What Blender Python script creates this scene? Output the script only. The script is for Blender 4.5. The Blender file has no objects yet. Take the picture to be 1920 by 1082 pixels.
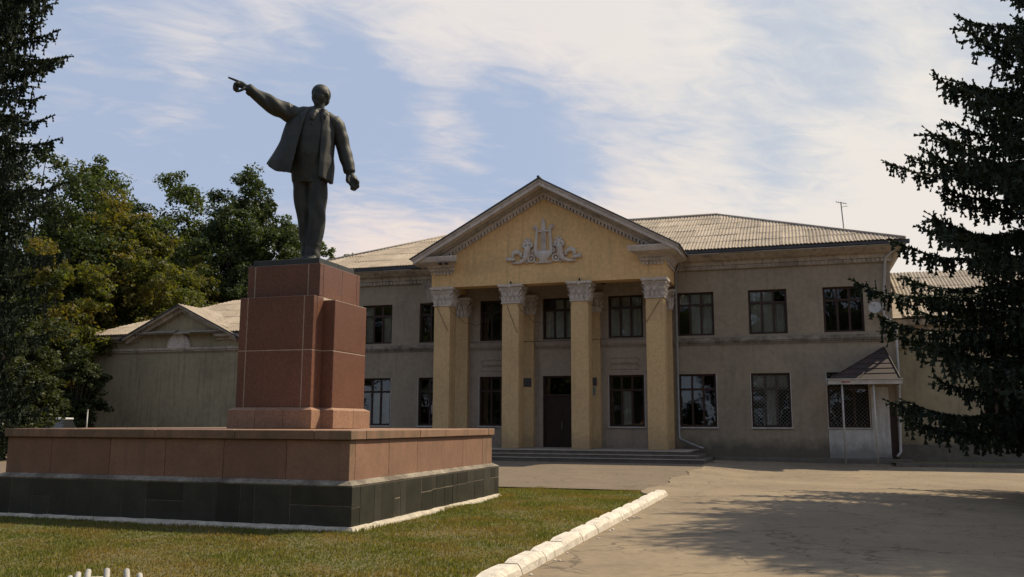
import bpy, bmesh, math, random
import numpy as np, time
T0 = time.time()
from mathutils import Vector, Matrix, noise as mnoise
random.seed(7); rng = np.random.default_rng(11)
S = bpy.context.scene
COL = S.collection
R = math.radians

# ------------------------------------------------------------------ camera
CAM = Vector((11.466, -43.822, 1.65)); YAW = -.3095; PITCH = .1509; ROLL = .0037
fwd = Vector((math.sin(YAW)*math.cos(PITCH), math.cos(YAW)*math.cos(PITCH), math.sin(PITCH)))
rgt = Vector((math.cos(YAW), -math.sin(YAW), 0)); upv = rgt.cross(fwd)
rr = math.cos(ROLL)*rgt + math.sin(ROLL)*upv; uu = -math.sin(ROLL)*rgt + math.cos(ROLL)*upv
cd = bpy.data.cameras.new('camera'); cam = bpy.data.objects.new('camera', cd); COL.objects.link(cam)
cam.matrix_world = Matrix(((rr.x, uu.x, -fwd.x, CAM.x), (rr.y, uu.y, -fwd.y, CAM.y), (rr.z, uu.z, -fwd.z, CAM.z), (0, 0, 0, 1)))
cd.sensor_width = 36; cd.lens = 1662.9/1920*36; cd.clip_end = 3000; cd.clip_start = .1
S.camera = cam
def skydir(px, py):
    d = fwd + rr*((px-960)/1662.9) - uu*((py-541)/1662.9)
    return d.normalized()

# ------------------------------------------------------------------ sun and sky
SUNV = Vector((.96, 1.05, 1.68)).normalized()
sl = bpy.data.lights.new('sun', 'SUN'); so = bpy.data.objects.new('sun', sl); COL.objects.link(so)
sl.energy = 5.0; sl.angle = R(.55); sl.color = (1, .85, .62)
so.rotation_euler = (-SUNV).to_track_quat('-Z', 'Y').to_euler(); so.location = (40, 40, 60)
W = bpy.data.worlds.new('World'); S.world = W; W.use_nodes = True
nt = W.node_tree; N = nt.nodes; L = nt.links; N.clear()
def nd(t, **k):
    n = N.new(t)
    for a, b in k.items(): setattr(n, a, b)
    return n
def wmath(op, a, b=None, c=None, clamp=False):
    n = N.new('ShaderNodeMath'); n.operation = op; n.use_clamp = clamp
    for i, v in enumerate((a, b, c)):
        if v is None: continue
        if isinstance(v, (int, float)): n.inputs[i].default_value = v
        else: L.new(v, n.inputs[i])
    return n.outputs[0]
def wmix(f, a, b):
    n = N.new('ShaderNodeMix'); n.data_type = 'RGBA'
    if isinstance(f, (int, float)): n.inputs[0].default_value = f
    else: L.new(f, n.inputs[0])
    for i, v in ((6, a), (7, b)):
        if isinstance(v, tuple): n.inputs[i].default_value = (*v, 1)
        else: L.new(v, n.inputs[i])
    return n.outputs[2]
out = nd('ShaderNodeOutputWorld'); bg = nd('ShaderNodeBackground'); L.new(bg.outputs[0], out.inputs[0])
STR = .1; bg.inputs[1].default_value = STR
sky = nd('ShaderNodeTexSky', sky_type='NISHITA', sun_disc=False)
sky.sun_elevation = math.asin(SUNV.z); sky.sun_rotation = math.atan2(SUNV.x, SUNV.y)
sky.air_density = 1.0; sky.dust_density = .6; sky.ozone_density = 1.5
tc = nd('ShaderNodeTexCoord'); sp = nd('ShaderNodeSeparateXYZ'); L.new(tc.outputs['Generated'], sp.inputs[0])
zc = wmath('ADD', wmath('MAXIMUM', sp.outputs[2], 0.0), .16)
cb = nd('ShaderNodeCombineXYZ'); L.new(wmath('DIVIDE', sp.outputs[0], zc), cb.inputs[0]); L.new(wmath('DIVIDE', sp.outputs[1], zc), cb.inputs[1])
def cloudnoise(rot, sx, sy, scale, detail, dist, off=(0, 0, 0), rough=.55):
    a = nd('ShaderNodeMapping'); a.inputs['Rotation'].default_value = (0, 0, rot); L.new(cb.outputs[0], a.inputs[0])
    m = nd('ShaderNodeMapping'); m.inputs['Scale'].default_value = (sx, sy, 1); m.inputs['Location'].default_value = off
    L.new(a.outputs[0], m.inputs[0])
    t = nd('ShaderNodeTexNoise'); t.inputs['Scale'].default_value = scale; t.inputs['Detail'].default_value = detail
    t.inputs['Distortion'].default_value = dist; t.inputs['Roughness'].default_value = rough; L.new(m.outputs[0], t.inputs[0])
    return t.outputs[0]
n1 = cloudnoise(R(35), 1, .42, 1.5, 9, .35, (1.2, .4, 0))
n2 = cloudnoise(R(25), 1, .35, 4.2, 8, .5, (3.1, 2.2, 0), .6)
n3 = cloudnoise(R(60), 1, .5, 13, 7, .9, (5.1, 1.2, 0), .62)
dirv = tc.outputs['Generated']
def blob(px, py, deg0, deg1):
    d = skydir(px, py); v = nd('ShaderNodeVectorMath', operation='DOT_PRODUCT'); L.new(dirv, v.inputs[0]); v.inputs[1].default_value = d
    mr = nd('ShaderNodeMapRange', interpolation_type='SMOOTHSTEP'); L.new(v.outputs['Value'], mr.inputs[0])
    mr.inputs[1].default_value = math.cos(R(deg1)); mr.inputs[2].default_value = math.cos(R(deg0)); return mr.outputs[0]
base = wmath('ADD', wmath('ADD', wmath('MULTIPLY', n1, 1.0), wmath('MULTIPLY', n2, .62)), wmath('MULTIPLY', wmath('SUBTRACT', n3, .5), .55))   # about .85 on average
acc = base
for (px, py, a, b, w) in ((960, 40, 2, 10, .30), (1180, 30, 2, 8, .22), (700, -60, 3, 11, .14), (1900, 60, 8, 26, .17), (1250, 380, 2, 7, .26), (800, 400, 2, 8, .28), (1700, 400, 3, 9, .20), (1100, 350, 2, 6, .16), (430, 90, 1, 7, .10), (1450, 230, 2, 8, -.12), (1000, 225, 1, 6, -.12),
                          (620, 230, 1, 7, -.16), (300, 240, 2, 9, -.10), (850, 240, 2, 8, -.20), (1150, 215, 2, 7, -.16), (100, 60, 2, 8, -.14), (330, 300, 2, 7, -.12), (250, 90, 2, 7, .12)):
    acc = wmath('ADD', acc, wmath('MULTIPLY', blob(px, py, a, b), w))
away = nd('ShaderNodeVectorMath', operation='DOT_PRODUCT'); L.new(dirv, away.inputs[0]); away.inputs[1].default_value = (-.70, -.70, .0)
awm = nd('ShaderNodeMapRange', interpolation_type='SMOOTHSTEP'); L.new(away.outputs['Value'], awm.inputs[0]); awm.inputs[1].default_value = -.1; awm.inputs[2].default_value = .9
acc = wmath('ADD', acc, wmath('MULTIPLY', awm.outputs[0], -.34))
low = nd('ShaderNodeMapRange', interpolation_type='SMOOTHSTEP'); L.new(sp.outputs[2], low.inputs[0]); low.inputs[1].default_value = .30; low.inputs[2].default_value = .02
acc = wmath('ADD', acc, wmath('MULTIPLY', low.outputs[0], .22))
mr = nd('ShaderNodeMapRange', interpolation_type='SMOOTHSTEP'); L.new(acc, mr.inputs[0]); mr.inputs[1].default_value = .69; mr.inputs[2].default_value = 1.21
cover = mr.outputs[0]
lowc = nd('ShaderNodeMapRange', interpolation_type='SMOOTHSTEP'); L.new(sp.outputs[2], lowc.inputs[0]); lowc.inputs[1].default_value = .48; lowc.inputs[2].default_value = .12
ccol = wmix(lowc.outputs[0], (7.7, 7.2, 6.9), (8.3, 7.0, 6.3))
glow = blob(1900, 250, 4, 30)
ccol = wmix(wmath('MULTIPLY', glow, .7), ccol, (7.9, 7.6, 7.0))
blue = wmix(.86, sky.outputs[0], (4.0, 4.75, 6.3))
hazec = wmix(wmath('MULTIPLY', glow, .5), blue, (6.2, 6.4, 6.4))
fin = wmix(wmath('MULTIPLY', cover, .95), hazec, ccol)
gnd = nd('ShaderNodeMapRange'); L.new(sp.outputs[2], gnd.inputs[0]); gnd.inputs[1].default_value = -.02; gnd.inputs[2].default_value = 0
fin = wmix(gnd.outputs[0], (1.0, .9, .7), fin)
L.new(fin, bg.inputs[0])
S.view_settings.view_transform = 'Standard'; S.view_settings.look = 'None'; S.view_settings.gamma = 1
S.view_settings.use_curve_mapping = False; S.view_settings.exposure = .12
S.render.engine = 'CYCLES'
S.cycles.max_bounces = 6; S.cycles.transparent_max_bounces = 12

# ------------------------------------------------------------------ helpers
ORG = {}
def tag(o, label=None, cat=None, group=None, kind=None):
    if label: o['label'] = label
    if cat: o['category'] = cat
    if group: o['group'] = group
    if kind: o['kind'] = kind
    return o
def thing(name, loc, label, cat, group=None):
    o = bpy.data.objects.new(name, None); COL.objects.link(o); o.location = loc
    o.empty_display_size = .3; ORG[o.name] = Vector(loc); return tag(o, label, cat, group)
def link(name, me, parent=None, loc=None, rot=None):
    o = bpy.data.objects.new(name, me); COL.objects.link(o)
    po = ORG.get(parent.name, Vector((0, 0, 0))) if parent else Vector((0, 0, 0))
    if parent: o.parent = parent
    w = Vector(loc) if loc is not None else po
    o.location = w-po; ORG[o.name] = w
    if rot: o.rotation_euler = rot
    return o
class MB:
    def __init__(s): s.v = []; s.f = []; s.m = []; s.cur = 0
    def box(s, x0, x1, y0, y1, z0, z1):
        b = len(s.v); s.v += [(x0, y0, z0), (x1, y0, z0), (x1, y1, z0), (x0, y1, z0), (x0, y0, z1), (x1, y0, z1), (x1, y1, z1), (x0, y1, z1)]
        for q in ((0, 3, 2, 1), (4, 5, 6, 7), (0, 1, 5, 4), (1, 2, 6, 5), (2, 3, 7, 6), (3, 0, 4, 7)): s.f.append(tuple(b+i for i in q)); s.m.append(s.cur)
        return s
    def quad(s, *p):
        b = len(s.v); s.v += [tuple(q) for q in p]; s.f.append(tuple(range(b, b+len(p)))); s.m.append(s.cur); return s
    def prism(s, poly, y0, y1):           # polygon in X,Z (counter-clockwise seen from -Y), extruded along Y
        n = len(poly); b = len(s.v); s.v += [(x, y0, z) for x, z in poly]+[(x, y1, z) for x, z in poly]
        s.f.append(tuple(b+i for i in range(n))); s.f.append(tuple(b+n+i for i in reversed(range(n)))); s.m += [s.cur]*2
        for i in range(n):
            j = (i+1) % n; s.f.append((b+i, b+n+i, b+n+j, b+j)); s.m.append(s.cur)
        return s
    def xprism(s, poly, x0, x1):          # polygon in Y,Z extruded along X
        n = len(poly); b = len(s.v); s.v += [(x0, y, z) for y, z in poly]+[(x1, y, z) for y, z in poly]
        s.f.append(tuple(b+i for i in reversed(range(n)))); s.f.append(tuple(b+n+i for i in range(n))); s.m += [s.cur]*2
        for i in range(n):
            j = (i+1) % n; s.f.append((b+i, b+j, b+n+j, b+n+i)); s.m.append(s.cur)
        return s
    def tube(s, pts, rad, n=8, cap=True):
        pts = [Vector(p) for p in pts]; m = len(pts); rad = rad if isinstance(rad, (list, tuple)) else [rad]*m
        b = len(s.v); ref = None
        for i, p in enumerate(pts):
            t = (pts[min(i+1, m-1)]-pts[max(i-1, 0)]).normalized()
            if ref is None: ref = t.orthogonal().normalized()
            ref = (ref-t*ref.dot(t)).normalized(); bi = t.cross(ref)
            for k in range(n):
                a = 2*math.pi*k/n; s.v.append(tuple(p+(ref*math.cos(a)+bi*math.sin(a))*rad[i]))
        for i in range(m-1):
            for k in range(n):
                k2 = (k+1) % n; s.f.append((b+i*n+k, b+i*n+k2, b+(i+1)*n+k2, b+(i+1)*n+k)); s.m.append(s.cur)
        if cap:
            s.f.append(tuple(b+k for k in reversed(range(n)))); s.f.append(tuple(b+(m-1)*n+k for k in range(n))); s.m += [s.cur]*2
        return s
    def loft(s, rings, cap=True):
        n = len(rings[0]); b = len(s.v)
        for r_ in rings: s.v += [tuple(p) for p in r_]
        for i in range(len(rings)-1):
            for k in range(n):
                k2 = (k+1) % n; s.f.append((b+i*n+k, b+i*n+k2, b+(i+1)*n+k2, b+(i+1)*n+k)); s.m.append(s.cur)
        if cap:
            s.f.append(tuple(b+k for k in reversed(range(n)))); s.f.append(tuple(b+(len(rings)-1)*n+k for k in range(n))); s.m += [s.cur]*2
        return s
    def ball(s, c, r, nu=12, nv=8, M=None):
        r = (r, r, r) if isinstance(r, (int, float)) else r; rings = []
        for i in range(nv+1):
            ph = -math.pi/2+math.pi*(i+.02)/(nv+.04); ring = []
            for k in range(nu):
                a = 2*math.pi*k/nu; q = Vector((r[0]*math.cos(ph)*math.cos(a), r[1]*math.cos(ph)*math.sin(a), r[2]*math.sin(ph)))
                if M: q = M @ q
                ring.append(Vector(c)+q)
            rings.append(ring)
        return s.loft(rings)
    def mesh(s, name, mats, org=(0, 0, 0), bevel=0, smooth=False):
        me = bpy.data.meshes.new(name); o = Vector(org)
        me.from_pydata([tuple(Vector(p)-o) for p in s.v], [], s.f)
        mats = mats if isinstance(mats, (list, tuple)) else [mats]
        for m in mats: me.materials.append(m)
        if len(mats) > 1: me.polygons.foreach_set('material_index', s.m)
        if bevel:
            bm = bmesh.new(); bm.from_mesh(me); bmesh.ops.remove_doubles(bm, verts=bm.verts, dist=1e-5)
            bmesh.ops.bevel(bm, geom=[e for e in bm.edges if len(e.link_faces) == 2 and e.calc_face_angle(0) > .5], offset=bevel, segments=1, affect='EDGES')
            bm.to_mesh(me); bm.free()
        if smooth: me.polygons.foreach_set('use_smooth', [True]*len(me.polygons))
        me.update(); return me
    def build(s, name, mats, parent=None, label=None, kind=None, bevel=0, smooth=False):
        org = ORG.get(parent.name, Vector((0, 0, 0))) if parent else (0, 0, 0)
        o = link(name, s.mesh(name, mats, org, bevel, smooth), parent)
        return tag(o, label, None, None, kind)
def npmesh(name, verts, faces, mat, smooth=False):      # faces: (n,3) or (n,4)
    me = bpy.data.meshes.new(name); k = faces.shape[1]
    me.vertices.add(len(verts)); me.vertices.foreach_set('co', verts.astype(np.float32).ravel())
    me.loops.add(faces.size); me.loops.foreach_set('vertex_index', faces.astype(np.int32).ravel())
    me.polygons.add(len(faces)); me.polygons.foreach_set('loop_start', np.arange(0, faces.size, k, dtype=np.int32))
    me.polygons.foreach_set('loop_total', np.full(len(faces), k, dtype=np.int32))
    me.materials.append(mat); me.update(calc_edges=True)
    if smooth: me.polygons.foreach_set('use_smooth', [True]*len(me.polygons))
    return me

# ------------------------------------------------------------------ materials
def mat(name, c, c2=None, scale=3, rough=.85, bump=.15, bscale=40, rand=0, spec=.3, metal=0, island=0, translucent=0, extra=None, mottle=.12):
    m = bpy.data.materials.new(name); m.use_nodes = True; t = m.node_tree; n = t.nodes; l = t.links
    b = n['Principled BSDF']; b.inputs['Roughness'].default_value = rough; b.inputs['Metallic'].default_value = metal
    b.inputs['Specular IOR Level'].default_value = spec
    geo = n.new('ShaderNodeNewGeometry')
    def nz(sc, det=6, dist=0, rg=.6):
        q = n.new('ShaderNodeTexNoise'); q.inputs['Scale'].default_value = sc; q.inputs['Detail'].default_value = det
        q.inputs['Distortion'].default_value = dist; q.inputs['Roughness'].default_value = rg; l.new(geo.outputs['Position'], q.inputs[0]); return q.outputs[0]
    def mixc(f, a, bb, bt='MIX'):
        q = n.new('ShaderNodeMix'); q.data_type = 'RGBA'; q.blend_type = bt
        if isinstance(f, (int, float)): q.inputs[0].default_value = f
        else: l.new(f, q.inputs[0])
        for i, v in ((6, a), (7, bb)):
            if isinstance(v, tuple): q.inputs[i].default_value = (*v, 1)
            else: l.new(v, q.inputs[i])
        return q.outputs[2]
    def mrg(v, a, bb, c_=0, d=1):
        q = n.new('ShaderNodeMapRange'); l.new(v, q.inputs[0]); q.inputs[1].default_value = a; q.inputs[2].default_value = bb
        q.inputs[3].default_value = c_; q.inputs[4].default_value = d; return q.outputs[0]
    def mth(op, a, bb=None):
        q = n.new('ShaderNodeMath'); q.operation = op
        for i, v in enumerate((a, bb)):
            if v is None: continue
            if isinstance(v, (int, float)): q.inputs[i].default_value = v
            else: l.new(v, q.inputs[i])
        return q.outputs[0]
    c2 = c2 or tuple(x*.75 for x in c)
    col = mixc(mrg(nz(scale), .35, .65), c, c2)
    if mottle:
        k = mrg(nz(scale*9, 4), .3, .7, 1-mottle, 1+mottle)
        q = n.new('ShaderNodeVectorMath'); q.operation = 'SCALE'; l.new(col, q.inputs[0]); l.new(k, q.inputs['Scale']); col = q.outputs[0]
    if rand or island:
        if island: src = geo.outputs['Random Per Island']; amt = island
        else: oi = n.new('ShaderNodeObjectInfo'); src = oi.outputs['Random']; amt = rand
        k = mrg(src, 0, 1, 1-amt, 1+amt)
        q = n.new('ShaderNodeVectorMath'); q.operation = 'SCALE'; l.new(col, q.inputs[0]); l.new(k, q.inputs['Scale']); col = q.outputs[0]
    if extra: col = extra(dict(n=n, l=l, nz=nz, mixc=mixc, mrg=mrg, mth=mth, geo=geo, bsdf=b), col)
    l.new(col, b.inputs['Base Color'])
    if bump:
        bp = n.new('ShaderNodeBump'); bp.inputs['Strength'].default_value = bump; bp.inputs['Distance'].default_value = .02
        l.new(nz(bscale, 5), bp.inputs['Height']); l.new(bp.outputs[0], b.inputs['Normal'])
    if translucent:
        tr = n.new('ShaderNodeBsdfTranslucent'); q = n.new('ShaderNodeVectorMath'); q.operation = 'MULTIPLY'; l.new(col, q.inputs[0]); q.inputs[1].default_value = (1.9, 1.9, .7)
        l.new(q.outputs[0], tr.inputs[0]); mx = n.new('ShaderNodeMixShader'); mx.inputs[0].default_value = translucent
        l.new(b.outputs[0], mx.inputs[1]); l.new(tr.outputs[0], mx.inputs[2]); l.new(mx.outputs[0], n['Material Output'].inputs[0])
    return m
def sepz(k):
    q = k['n'].new('ShaderNodeSeparateXYZ'); k['l'].new(k['geo'].outputs['Position'], q.inputs[0]); return q.outputs
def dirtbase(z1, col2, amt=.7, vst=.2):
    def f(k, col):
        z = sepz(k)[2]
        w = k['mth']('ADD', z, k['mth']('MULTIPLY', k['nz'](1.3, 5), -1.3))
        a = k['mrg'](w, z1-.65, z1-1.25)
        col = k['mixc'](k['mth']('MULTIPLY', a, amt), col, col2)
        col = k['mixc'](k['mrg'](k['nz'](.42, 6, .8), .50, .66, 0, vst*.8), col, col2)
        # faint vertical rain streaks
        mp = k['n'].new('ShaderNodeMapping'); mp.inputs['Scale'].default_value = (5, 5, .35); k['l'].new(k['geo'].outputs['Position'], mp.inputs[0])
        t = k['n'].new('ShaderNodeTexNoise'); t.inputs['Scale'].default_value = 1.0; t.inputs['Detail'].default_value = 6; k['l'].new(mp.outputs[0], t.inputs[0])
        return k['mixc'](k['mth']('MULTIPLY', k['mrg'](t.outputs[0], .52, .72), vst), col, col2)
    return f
M = {}
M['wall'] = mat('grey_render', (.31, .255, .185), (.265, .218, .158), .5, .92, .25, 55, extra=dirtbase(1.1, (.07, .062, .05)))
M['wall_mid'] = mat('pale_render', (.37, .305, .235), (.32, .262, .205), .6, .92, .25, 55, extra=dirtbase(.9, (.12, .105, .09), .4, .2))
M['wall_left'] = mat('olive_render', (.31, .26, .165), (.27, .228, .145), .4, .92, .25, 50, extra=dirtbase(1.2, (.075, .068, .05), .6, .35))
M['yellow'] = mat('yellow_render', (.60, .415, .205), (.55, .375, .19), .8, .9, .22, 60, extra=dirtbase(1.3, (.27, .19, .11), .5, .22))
M['yellow2'] = mat('yellow_render_upper', (.72, .475, .22), (.67, .44, .205), .6, .9, .25, 60, extra=dirtbase(-9, (.33, .22, .12), 0, .35))
M['plaster'] = mat('white_plaster', (.62, .55, .48), (.50, .44, .385), 2.5, .88, .35, 30, mottle=.2, extra=dirtbase(-9, (.20, .17, .15), 0, .35))
M['cornice'] = mat('cornice_plaster', (.44, .375, .295), (.33, .28, .22), 1.5, .9, .3, 30, mottle=.2, extra=dirtbase(-9, (.13, .11, .09), 0, .7))
M['string'] = mat('string_course_plaster', (.30, .27, .22), (.12, .10, .08), 2.2, .92, .4, 20, mottle=.3)
M['tin'] = mat('dark_tin', (.06, .07, .085), (.045, .05, .06), 2, .5, .1, 8, spec=.5)
M['tinwhite'] = mat('galvanised_trim', (.55, .54, .52), (.4, .39, .37), 4, .5, .1, 8)
M['wood'] = mat('brown_frame_paint', (.045, .022, .016), (.03, .015, .011), 6, .55, .1, 30)
M['door'] = mat('brown_door_panel', (.035, .018, .013), (.022, .012, .009), 4, .5, .15, 30)
M['curtain'] = mat('pale_curtain', (.80, .76, .70), (.66, .62, .57), 5, .95, .2, 12)
M['board'] = mat('white_board', (.85, .83, .79), (.75, .72, .68), 3, .8, .05, 12)
M['dark'] = mat('dim_interior', (.05, .042, .036), (.035, .03, .026), 1, .95, 0)
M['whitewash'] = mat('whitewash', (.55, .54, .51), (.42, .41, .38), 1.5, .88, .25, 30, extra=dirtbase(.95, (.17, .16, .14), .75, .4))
M['trim'] = mat('white_sill', (.50, .48, .45), (.35, .33, .31), 5, .8, .1, 30)
def corr(k, col):   # lichen and grime on old asbestos sheets
    return k['mixc'](k['mrg'](k['nz'](2.2, 7), .5, .7, 0, .55), col, (.13, .105, .075))
M['sheet'] = mat('asbestos_sheet', (.39, .325, .25), (.325, .27, .207), 1.2, .9, .3, 45, rand=.14, extra=corr)
M['ridge'] = mat('ridge_tin', (.36, .31, .26), (.26, .22, .18), 3, .7, .1, 20)
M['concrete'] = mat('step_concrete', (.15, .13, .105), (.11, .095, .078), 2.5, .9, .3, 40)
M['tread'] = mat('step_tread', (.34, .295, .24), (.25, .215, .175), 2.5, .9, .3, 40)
def granite(fc, amt=.5):
    def f(k, col):
        v = k['n'].new('ShaderNodeTexVoronoi'); v.inputs['Scale'].default_value = 85; k['l'].new(k['geo'].outputs['Position'], v.inputs[0])
        q = k['n'].new('ShaderNodeSeparateColor'); k['l'].new(v.outputs['Color'], q.inputs[0])
        return k['mixc'](k['mrg'](q.outputs[0], .6, .95, 0, amt), col, fc)
    return f
M['red'] = mat('red_granite', (.18, .084, .053), (.15, .070, .044), 2, .36, .04, 60, rand=.13, spec=.5, mottle=.22, extra=granite((.09, .04, .03), .7))
M['pinkbase'] = mat('pale_red_granite', (.33, .195, .125), (.275, .16, .105), 2.5, .65, .1, 60, rand=.08, mottle=.22, extra=granite((.18, .10, .07), .6))
M['pink'] = mat('pink_granite', (.295, .165, .11), (.24, .135, .09), 2.2, .75, .2, 60, rand=.10, extra=lambda k, c: granite((.22, .10, .08))(k, dirtbase(1.65, (.13, .10, .07), .15, .35)(k, c)))
M['capst'] = mat('cap_granite', (.28, .168, .11), (.20, .128, .085), 3, .75, .2, 60, rand=.10, extra=lambda k, c: granite((.2, .10, .07))(k, dirtbase(-9, (.12, .10, .06), 0, .75)(k, c)))
M['blacktile'] = mat('black_tile', (.050, .048, .040), (.034, .033, .028), 3, .42, .03, 60, rand=.3, spec=.3)
M['mortar'] = mat('mortar', (.36, .29, .22), (.22, .17, .13), 8, .95, .4, 60)
M['mortarp'] = mat('pale_mortar', (.50, .42, .34), (.36, .28, .21), 6, .95, .4, 60)
M['mortard'] = mat('dark_mortar', (.16, .13, .10), (.10, .08, .06), 8, .95, .4, 60)
M['cement'] = mat('cement_skirt', (.56, .50, .40), (.36, .32, .26), 5, .95, .6, 25, mottle=.25)
M['blackstone'] = mat('black_slab', (.035, .04, .036), (.05, .052, .046), 4, .4, .05, 60, spec=.5)
def patina(k, col): return k['mixc'](k['mrg'](k['nz'](3.5, 8), .48, .68, 0, .8), col, (.042, .044, .034))
M['bronze'] = mat('dark_statue_paint', (.019, .021, .018), (.027, .028, .023), 3, .6, .2, 14, spec=.4, extra=patina)
M['kerb'] = mat('whitewashed_kerb', (.70, .65, .56), (.52, .47, .40), 6, .9, .5, 25, rand=.06, mottle=.2, extra=lambda k, c: k['mixc'](k['mrg'](k['nz'](7, 8), .56, .7, 0, .65), c, (.26, .23, .19)))
def asphalt(k, col):
    m = k['n'].new('ShaderNodeMapping'); k['l'].new(k['geo'].outputs['Position'], m.inputs[0])
    w = k['n'].new('ShaderNodeTexNoise'); w.inputs['Scale'].default_value = 1.6; w.inputs['Detail'].default_value = 5; k['l'].new(m.outputs[0], w.inputs[0])
    ad = k['n'].new('ShaderNodeMix'); ad.data_type = 'RGBA'; ad.blend_type = 'LINEAR_LIGHT'; ad.inputs[0].default_value = .42
    k['l'].new(m.outputs[0], ad.inputs[6]); k['l'].new(w.outputs['Color'], ad.inputs[7])
    v = k['n'].new('ShaderNodeTexVoronoi'); v.feature = 'DISTANCE_TO_EDGE'; v.inputs['Scale'].default_value = .55; k['l'].new(ad.outputs[2], v.inputs[0])
    v2 = k['n'].new('ShaderNodeTexVoronoi'); v2.feature = 'DISTANCE_TO_EDGE'; v2.inputs['Scale'].default_value = 1.9; k['l'].new(ad.outputs[2], v2.inputs[0])
    cr = k['mth']('MULTIPLY', k['mrg'](v.outputs[0], .017, .004), k['mrg'](k['nz'](.6, 3), .42, .55))
    cr2 = k['mth']('MULTIPLY', k['mrg'](v2.outputs[0], .03, .006), k['mrg'](k['nz'](.45, 3), .50, .60))
    col = k['mixc'](k['mrg'](k['nz'](.22, 5, .6), .42, .62, 0, .5), col, (.15, .115, .08))
    col = k['mixc'](k['mrg'](k['nz'](1.1, 7, 1.0), .56, .74, 0, .5), col, (.12, .095, .07))
    col = k['mixc'](k['mrg'](k['nz'](9, 6, .5), .58, .70, 0, .45), col, (.10, .078, .058))
    col = k['mixc'](k['mrg'](k['nz'](70, 2), .56, .7, 0, .35), col, (.34, .29, .22))
    return k['mixc'](k['mth']('MULTIPLY', k['mth']('MAXIMUM', cr, cr2), .6), col, (.045, .035, .028))
M['asphalt'] = mat('worn_pale_asphalt', (.265, .205, .135), (.225, .175, .115), .8, .92, .4, 60, extra=asphalt, mottle=.12)
M['asphalt_old'] = mat('old_dark_asphalt', (.185, .14, .098), (.15, .115, .08), .8, .92, .5, 60, extra=asphalt, mottle=.18)
M['soil'] = mat('dry_turf_soil', (.10, .095, .04), (.125, .105, .045), 2.5, .95, .6, 25, mottle=.3)
M['gland'] = mat('distant_ground', (.10, .10, .05), (.16, .13, .08), .1, .95, 0)
def grassx(k, col):
    col = k['mixc'](k['mrg'](k['nz'](.7, 6, .8), .44, .62, 0, .8), col, (.23, .155, .055))
    return k['mixc'](k['mrg'](k['geo'].outputs['Random Per Island'], .85, .97, 0, .6), col, (.34, .27, .13))
M['grass'] = mat('short_dry_grass', (.105, .135, .028), (.15, .145, .035), 1.1, .8, 0, island=.35, extra=grassx, translucent=.3, mottle=0)
M['spruce'] = mat('spruce_needles', (.020, .031, .020), (.030, .042, .024), .6, .75, 0, island=.35, mottle=0, translucent=.08)
M['bark'] = mat('bark', (.06, .045, .035), (.04, .03, .022), 3, .95, .8, 12)
def leafm(n_, a, b, tr=.35, warm=None, wl=.6):
    ex = None
    if warm: ex = lambda k, c: k['mixc'](k['mrg'](k['nz'](.28, 4, .4), wl-.08, wl+.06), c, warm)
    return mat(n_, a, b, .5, .6, 0, island=.4, translucent=tr, mottle=0, extra=ex)
M['leafA'] = leafm('oak_leaves', (.030, .048, .014), (.044, .060, .018), .3)
M['leafB'] = leafm('lime_leaves', (.045, .066, .016), (.060, .078, .020), .35, (.10, .080, .022), .66)
M['leafC'] = leafm('yellowing_leaves', (.090, .092, .018), (.064, .080, .018), .45, (.125, .098, .02), .58)
M['leafD'] = leafm('shrub_leaves', (.030, .042, .013), (.045, .055, .016), .3)
M['carwhite'] = mat('white_car_paint', (.72, .73, .74), (.68, .69, .70), 1, .25, 0, spec=.6, mottle=0)
M['carglass'] = mat('car_glass', (.02, .022, .026), (.02, .022, .026), 1, .08, 0, spec=.7, mottle=0)
M['rubber'] = mat('rubber', (.02, .02, .02), None, 5, .8, .1)
M['plastic'] = mat('grey_plastic_pipe', (.44, .42, .38), (.36, .34, .31), 4, .5, .05)
M['hole'] = mat('pipe_hollow_shade', (.03, .028, .025), None, 4, .9, 0)  # near-black colour painted as the shade in the pipe hollows
M['steel'] = mat('grey_metal', (.30, .30, .29), (.22, .22, .21), 4, .5, .05, metal=.3)
M['whitemetal'] = mat('white_metal_paint', (.44, .42, .39), (.34, .325, .30), 3, .5, .1)
M['cable'] = mat('cable', (.03, .025, .02), None, 5, .7, 0)
M['plaque'] = mat('dark_plaque', (.075, .07, .07), (.06, .055, .055), 8, .35, .05, spec=.5)
M['plaque2'] = mat('pale_green_plaque', (.20, .23, .20), (.16, .19, .16), 8, .4, .05)
M['redpaint'] = mat('faded_red', (.30, .09, .06), (.2, .07, .05), 6, .8, 0)
M['roofred'] = mat('rusty_roof_tin', (.05, .03, .026), (.032, .023, .02), 2, .7, .15, 10)
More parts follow.
